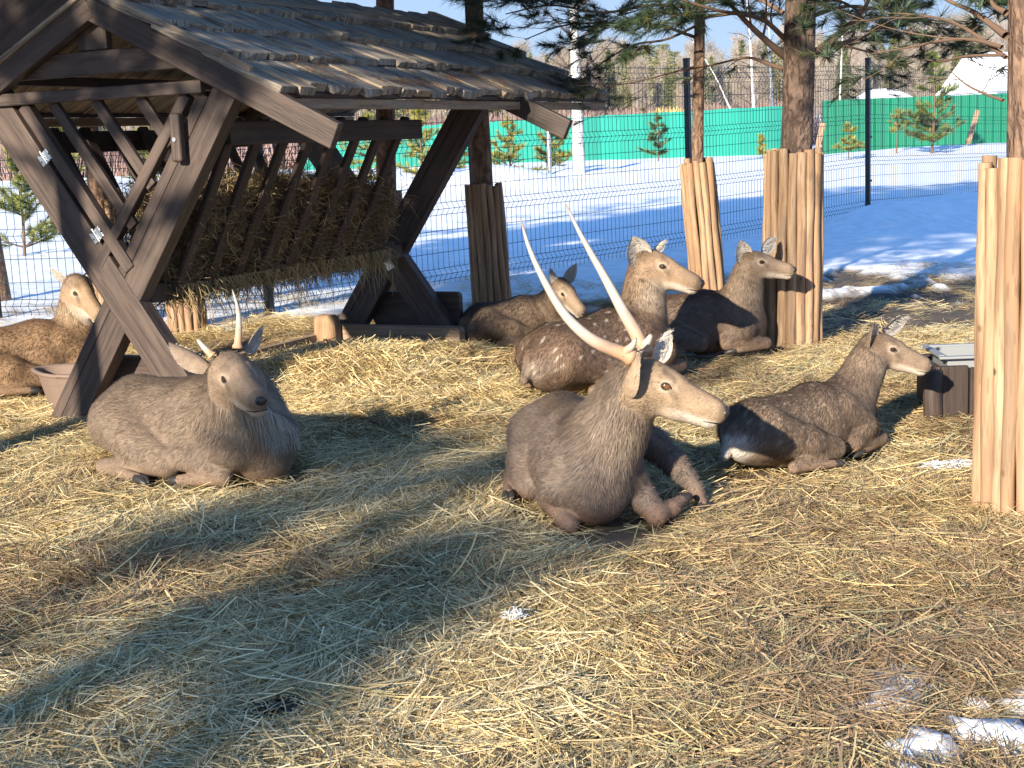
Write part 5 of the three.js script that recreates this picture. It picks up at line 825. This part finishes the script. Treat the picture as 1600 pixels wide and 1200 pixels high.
// spotted young deer, right
deer({ label: 'young deer with faint spots and white rump lying right, beside the water trough', at: [1.235, -5.73], yaw: 34, scale: 0.80, seed: 13, coat: coatFawn, cell: 0.0078, hairs: 44000, hairW: 0.002, mane: 0.02, neck: [0.115, 0.058], neckBow: [0.06, -0.01, 0],
  head: { poll: [1371, 524, 5.98], yaw: -14, pitch: -20, scale: 0.82 },
  ears: [{ m: 1, base: [1359, 545, 5.94], tip: [1366, 502, 5.90], face: [0.75, 0.1, 0.6], w: 0.36 }, { m: -1, base: [1382, 517, 6.02], tip: [1420, 493, 6.1], face: [0.5, -0.3, 0.75], w: 0.26 }] });
// spotted doe behind the stag
deer({ label: 'dark doe with white spots lying behind the stag, head raised and turned right', at: [0.548, -7.65], yaw: 42, scale: 1.08, seed: 14, coat: coatSpot, cell: 0.010, hairs: 34000, hairW: 0.0026, neck: [0.135, 0.066], neckBow: [0.05, 0.0, 0],
  head: { poll: [1013, 394, 7.86], yaw: -14, pitch: -21, scale: 1.10 },
  ears: [{ m: 1, base: [1001, 413, 7.82], tip: [987, 369, 7.76], face: [0.35, 0.1, 0.95], w: 0.44 }, { m: -1, base: [1024, 393, 7.90], tip: [1040, 376, 7.96], face: [0.5, 0.1, 0.8], w: 0.26 }] });
// doe at the back right
deer({ label: 'doe lying at the back right against the broad pole guard, mouth slightly open', at: [1.19, -8.72], yaw: -2, scale: 1.0, seed: 15, coat: coatDoe, cell: 0.010, hairs: 30000, hairW: 0.0028, neck: [0.125, 0.062], neckBow: [0.05, 0, 0],
  head: { poll: [1172, 396, 8.62], yaw: -22, pitch: -10, scale: 0.92 },
  ears: [{ m: 1, base: [1163, 412, 8.60], tip: [1156, 375, 8.55], face: [0.35, 0.1, 0.95], w: 0.38 }, { m: -1, base: [1192, 396, 8.66], tip: [1211, 370, 8.75], face: [0.2, 0.1, 0.95], w: 0.27 }] });
// small deer at the back by the pole bundle
deer({ label: 'small deer lying farthest back beside the pole bundle left of the antlers', at: [0.09, -9.5], yaw: 30, scale: 0.82, seed: 16, coat: { ...coatDoe, flank: [0.15, 0.10, 0.065], back: [0.06, 0.04, 0.028] }, cell: 0.010, hairs: 20000, hairW: 0.003, neck: [0.115, 0.058], neckBow: [0.04, 0, 0],
  head: { poll: [879, 440, 9.32], yaw: -52, pitch: -32, scale: 0.92 },
  ears: [{ m: 1, tip: [860, 420, 9.32], face: [0.3, 0.0, 0.95], w: 0.27 }, { m: -1, tip: [900, 412, 9.4], face: [0.3, 0.0, 0.95], w: 0.27 }] });
// reddish doe behind the feeder legs, left
deer({ label: 'reddish doe lying at the left edge behind the crossed feeder legs', at: [-2.87, -8.45], yaw: 33, scale: 1.06, seed: 17, coat: coatRed, cell: 0.010, hairs: 30000, hairW: 0.0028, neck: [0.125, 0.062], neckBow: [0.05, 0, 0],
  head: { poll: [121, 434, 8.6], yaw: -42, pitch: -33, scale: 1.05 },
  ears: [{ m: 1, tip: [80, 421, 8.6], face: [0.1, 0.0, 0.95], w: 0.22 }, { m: -1, tip: [168, 424, 8.75], face: [0.3, 0.2, 0.9], w: 0.22 }] });

// ---------------------------------------------------------------- pines outside the frame, to the left and behind, whose shade falls into the pen
const SH = { step: 0.36, n: 4, spread: 2.2, tuft: 1.35, gap: 0.30 };
pine('pine left of the feeder, outside the view', V(-4.7, 0, -2.6), V(-4.8, 7.5, -2.6), 0.11, 0.04, { seed: 41, crown: { ...SH, from: 3.15, to: 3.9, spread: 1.6, n: 5, step: 0.42 }, crown2: { ...SH, from: 4.3, spread: 1.4, n: 2, step: 0.7 } });
pine('pine beyond the left edge level with the feeder', V(-5.4, 0, -7.2), V(-5.5, 8.5, -7.2), 0.11, 0.04, { seed: 42, crown: { ...SH, from: 2.9, n: 8, spread: 2.4, tuft: 1.5 } });
pine('pine behind the viewpoint to the left', V(-7.32, 0, 7.76), V(-7.32, 9, 7.76), 0.12, 0.04, { seed: 43, crown: { ...SH, from: 4.3, to: 5.35, spread: 0.8, n: 5, step: 0.24 } });
pine('pine just outside the left edge before the feeder', V(-3.7, 0, -4.5), V(-3.75, 8.5, -4.5), 0.10, 0.04, { seed: 44, crown: { ...SH, from: 3.9, spread: 2.5, n: 8, tuft: 1.5 } });
// small things lying on the hay
{
  const r = mulberry(611);
  const tuft = (px, py, n, sz, label) => { const p = onLevel(px, py), t = thing('hair_tuft', label, 'hair tuft', V(p.x, 0.0, p.z)), g = []; for (let i = 0; i < n; i++) { const a = r() * 6.28, l = sz * (0.4 + 0.7 * r()), q = V((r() - 0.5) * sz * 1.6, 0.008 + 0.02 * r(), (r() - 0.5) * sz * 0.8), e = q.clone().add(V(Math.cos(a) * l, 0.018 * r(), Math.sin(a) * l * 0.6)); g.push(tube([q, q.clone().lerp(e, 0.5).add(V(0, 0.012 * r(), 0)), e], [0.0022, 0.002, 0.0008], 3, 0, 0, false)); } part(t, 'tuft', merge(g), std({ color: new THREE.Color().setRGB(0.72, 0.7, 0.66), roughness: 0.9 })); };
  tuft(1476, 736, 160, 0.085, 'white shed hair lying on the hay left of the near pole guard');
  tuft(808, 972, 50, 0.035, 'small white hair tuft on the shaded hay in the foreground');
  const p = onLevel(432, 1112), t = thing('droppings', 'dark heap of deer droppings on the shaded hay at lower left', 'droppings', V(p.x, -0.01, p.z)), g = [];
  for (let i = 0; i < 90; i++) { const s = new THREE.SphereGeometry(0.008, 7, 5); s.scale(1, 0.85, 1.35); s.rotateY(r() * 6.28); s.translate((r() + r() - 1) * 0.075, 0.012 + 0.022 * r(), (r() + r() - 1) * 0.055); g.push(s); }
  part(t, 'pellets', merge(g), std({ color: new THREE.Color().setRGB(0.022, 0.017, 0.013), roughness: 0.6 })).userData.kind = 'stuff';
}

renderer.render(scene, camera);
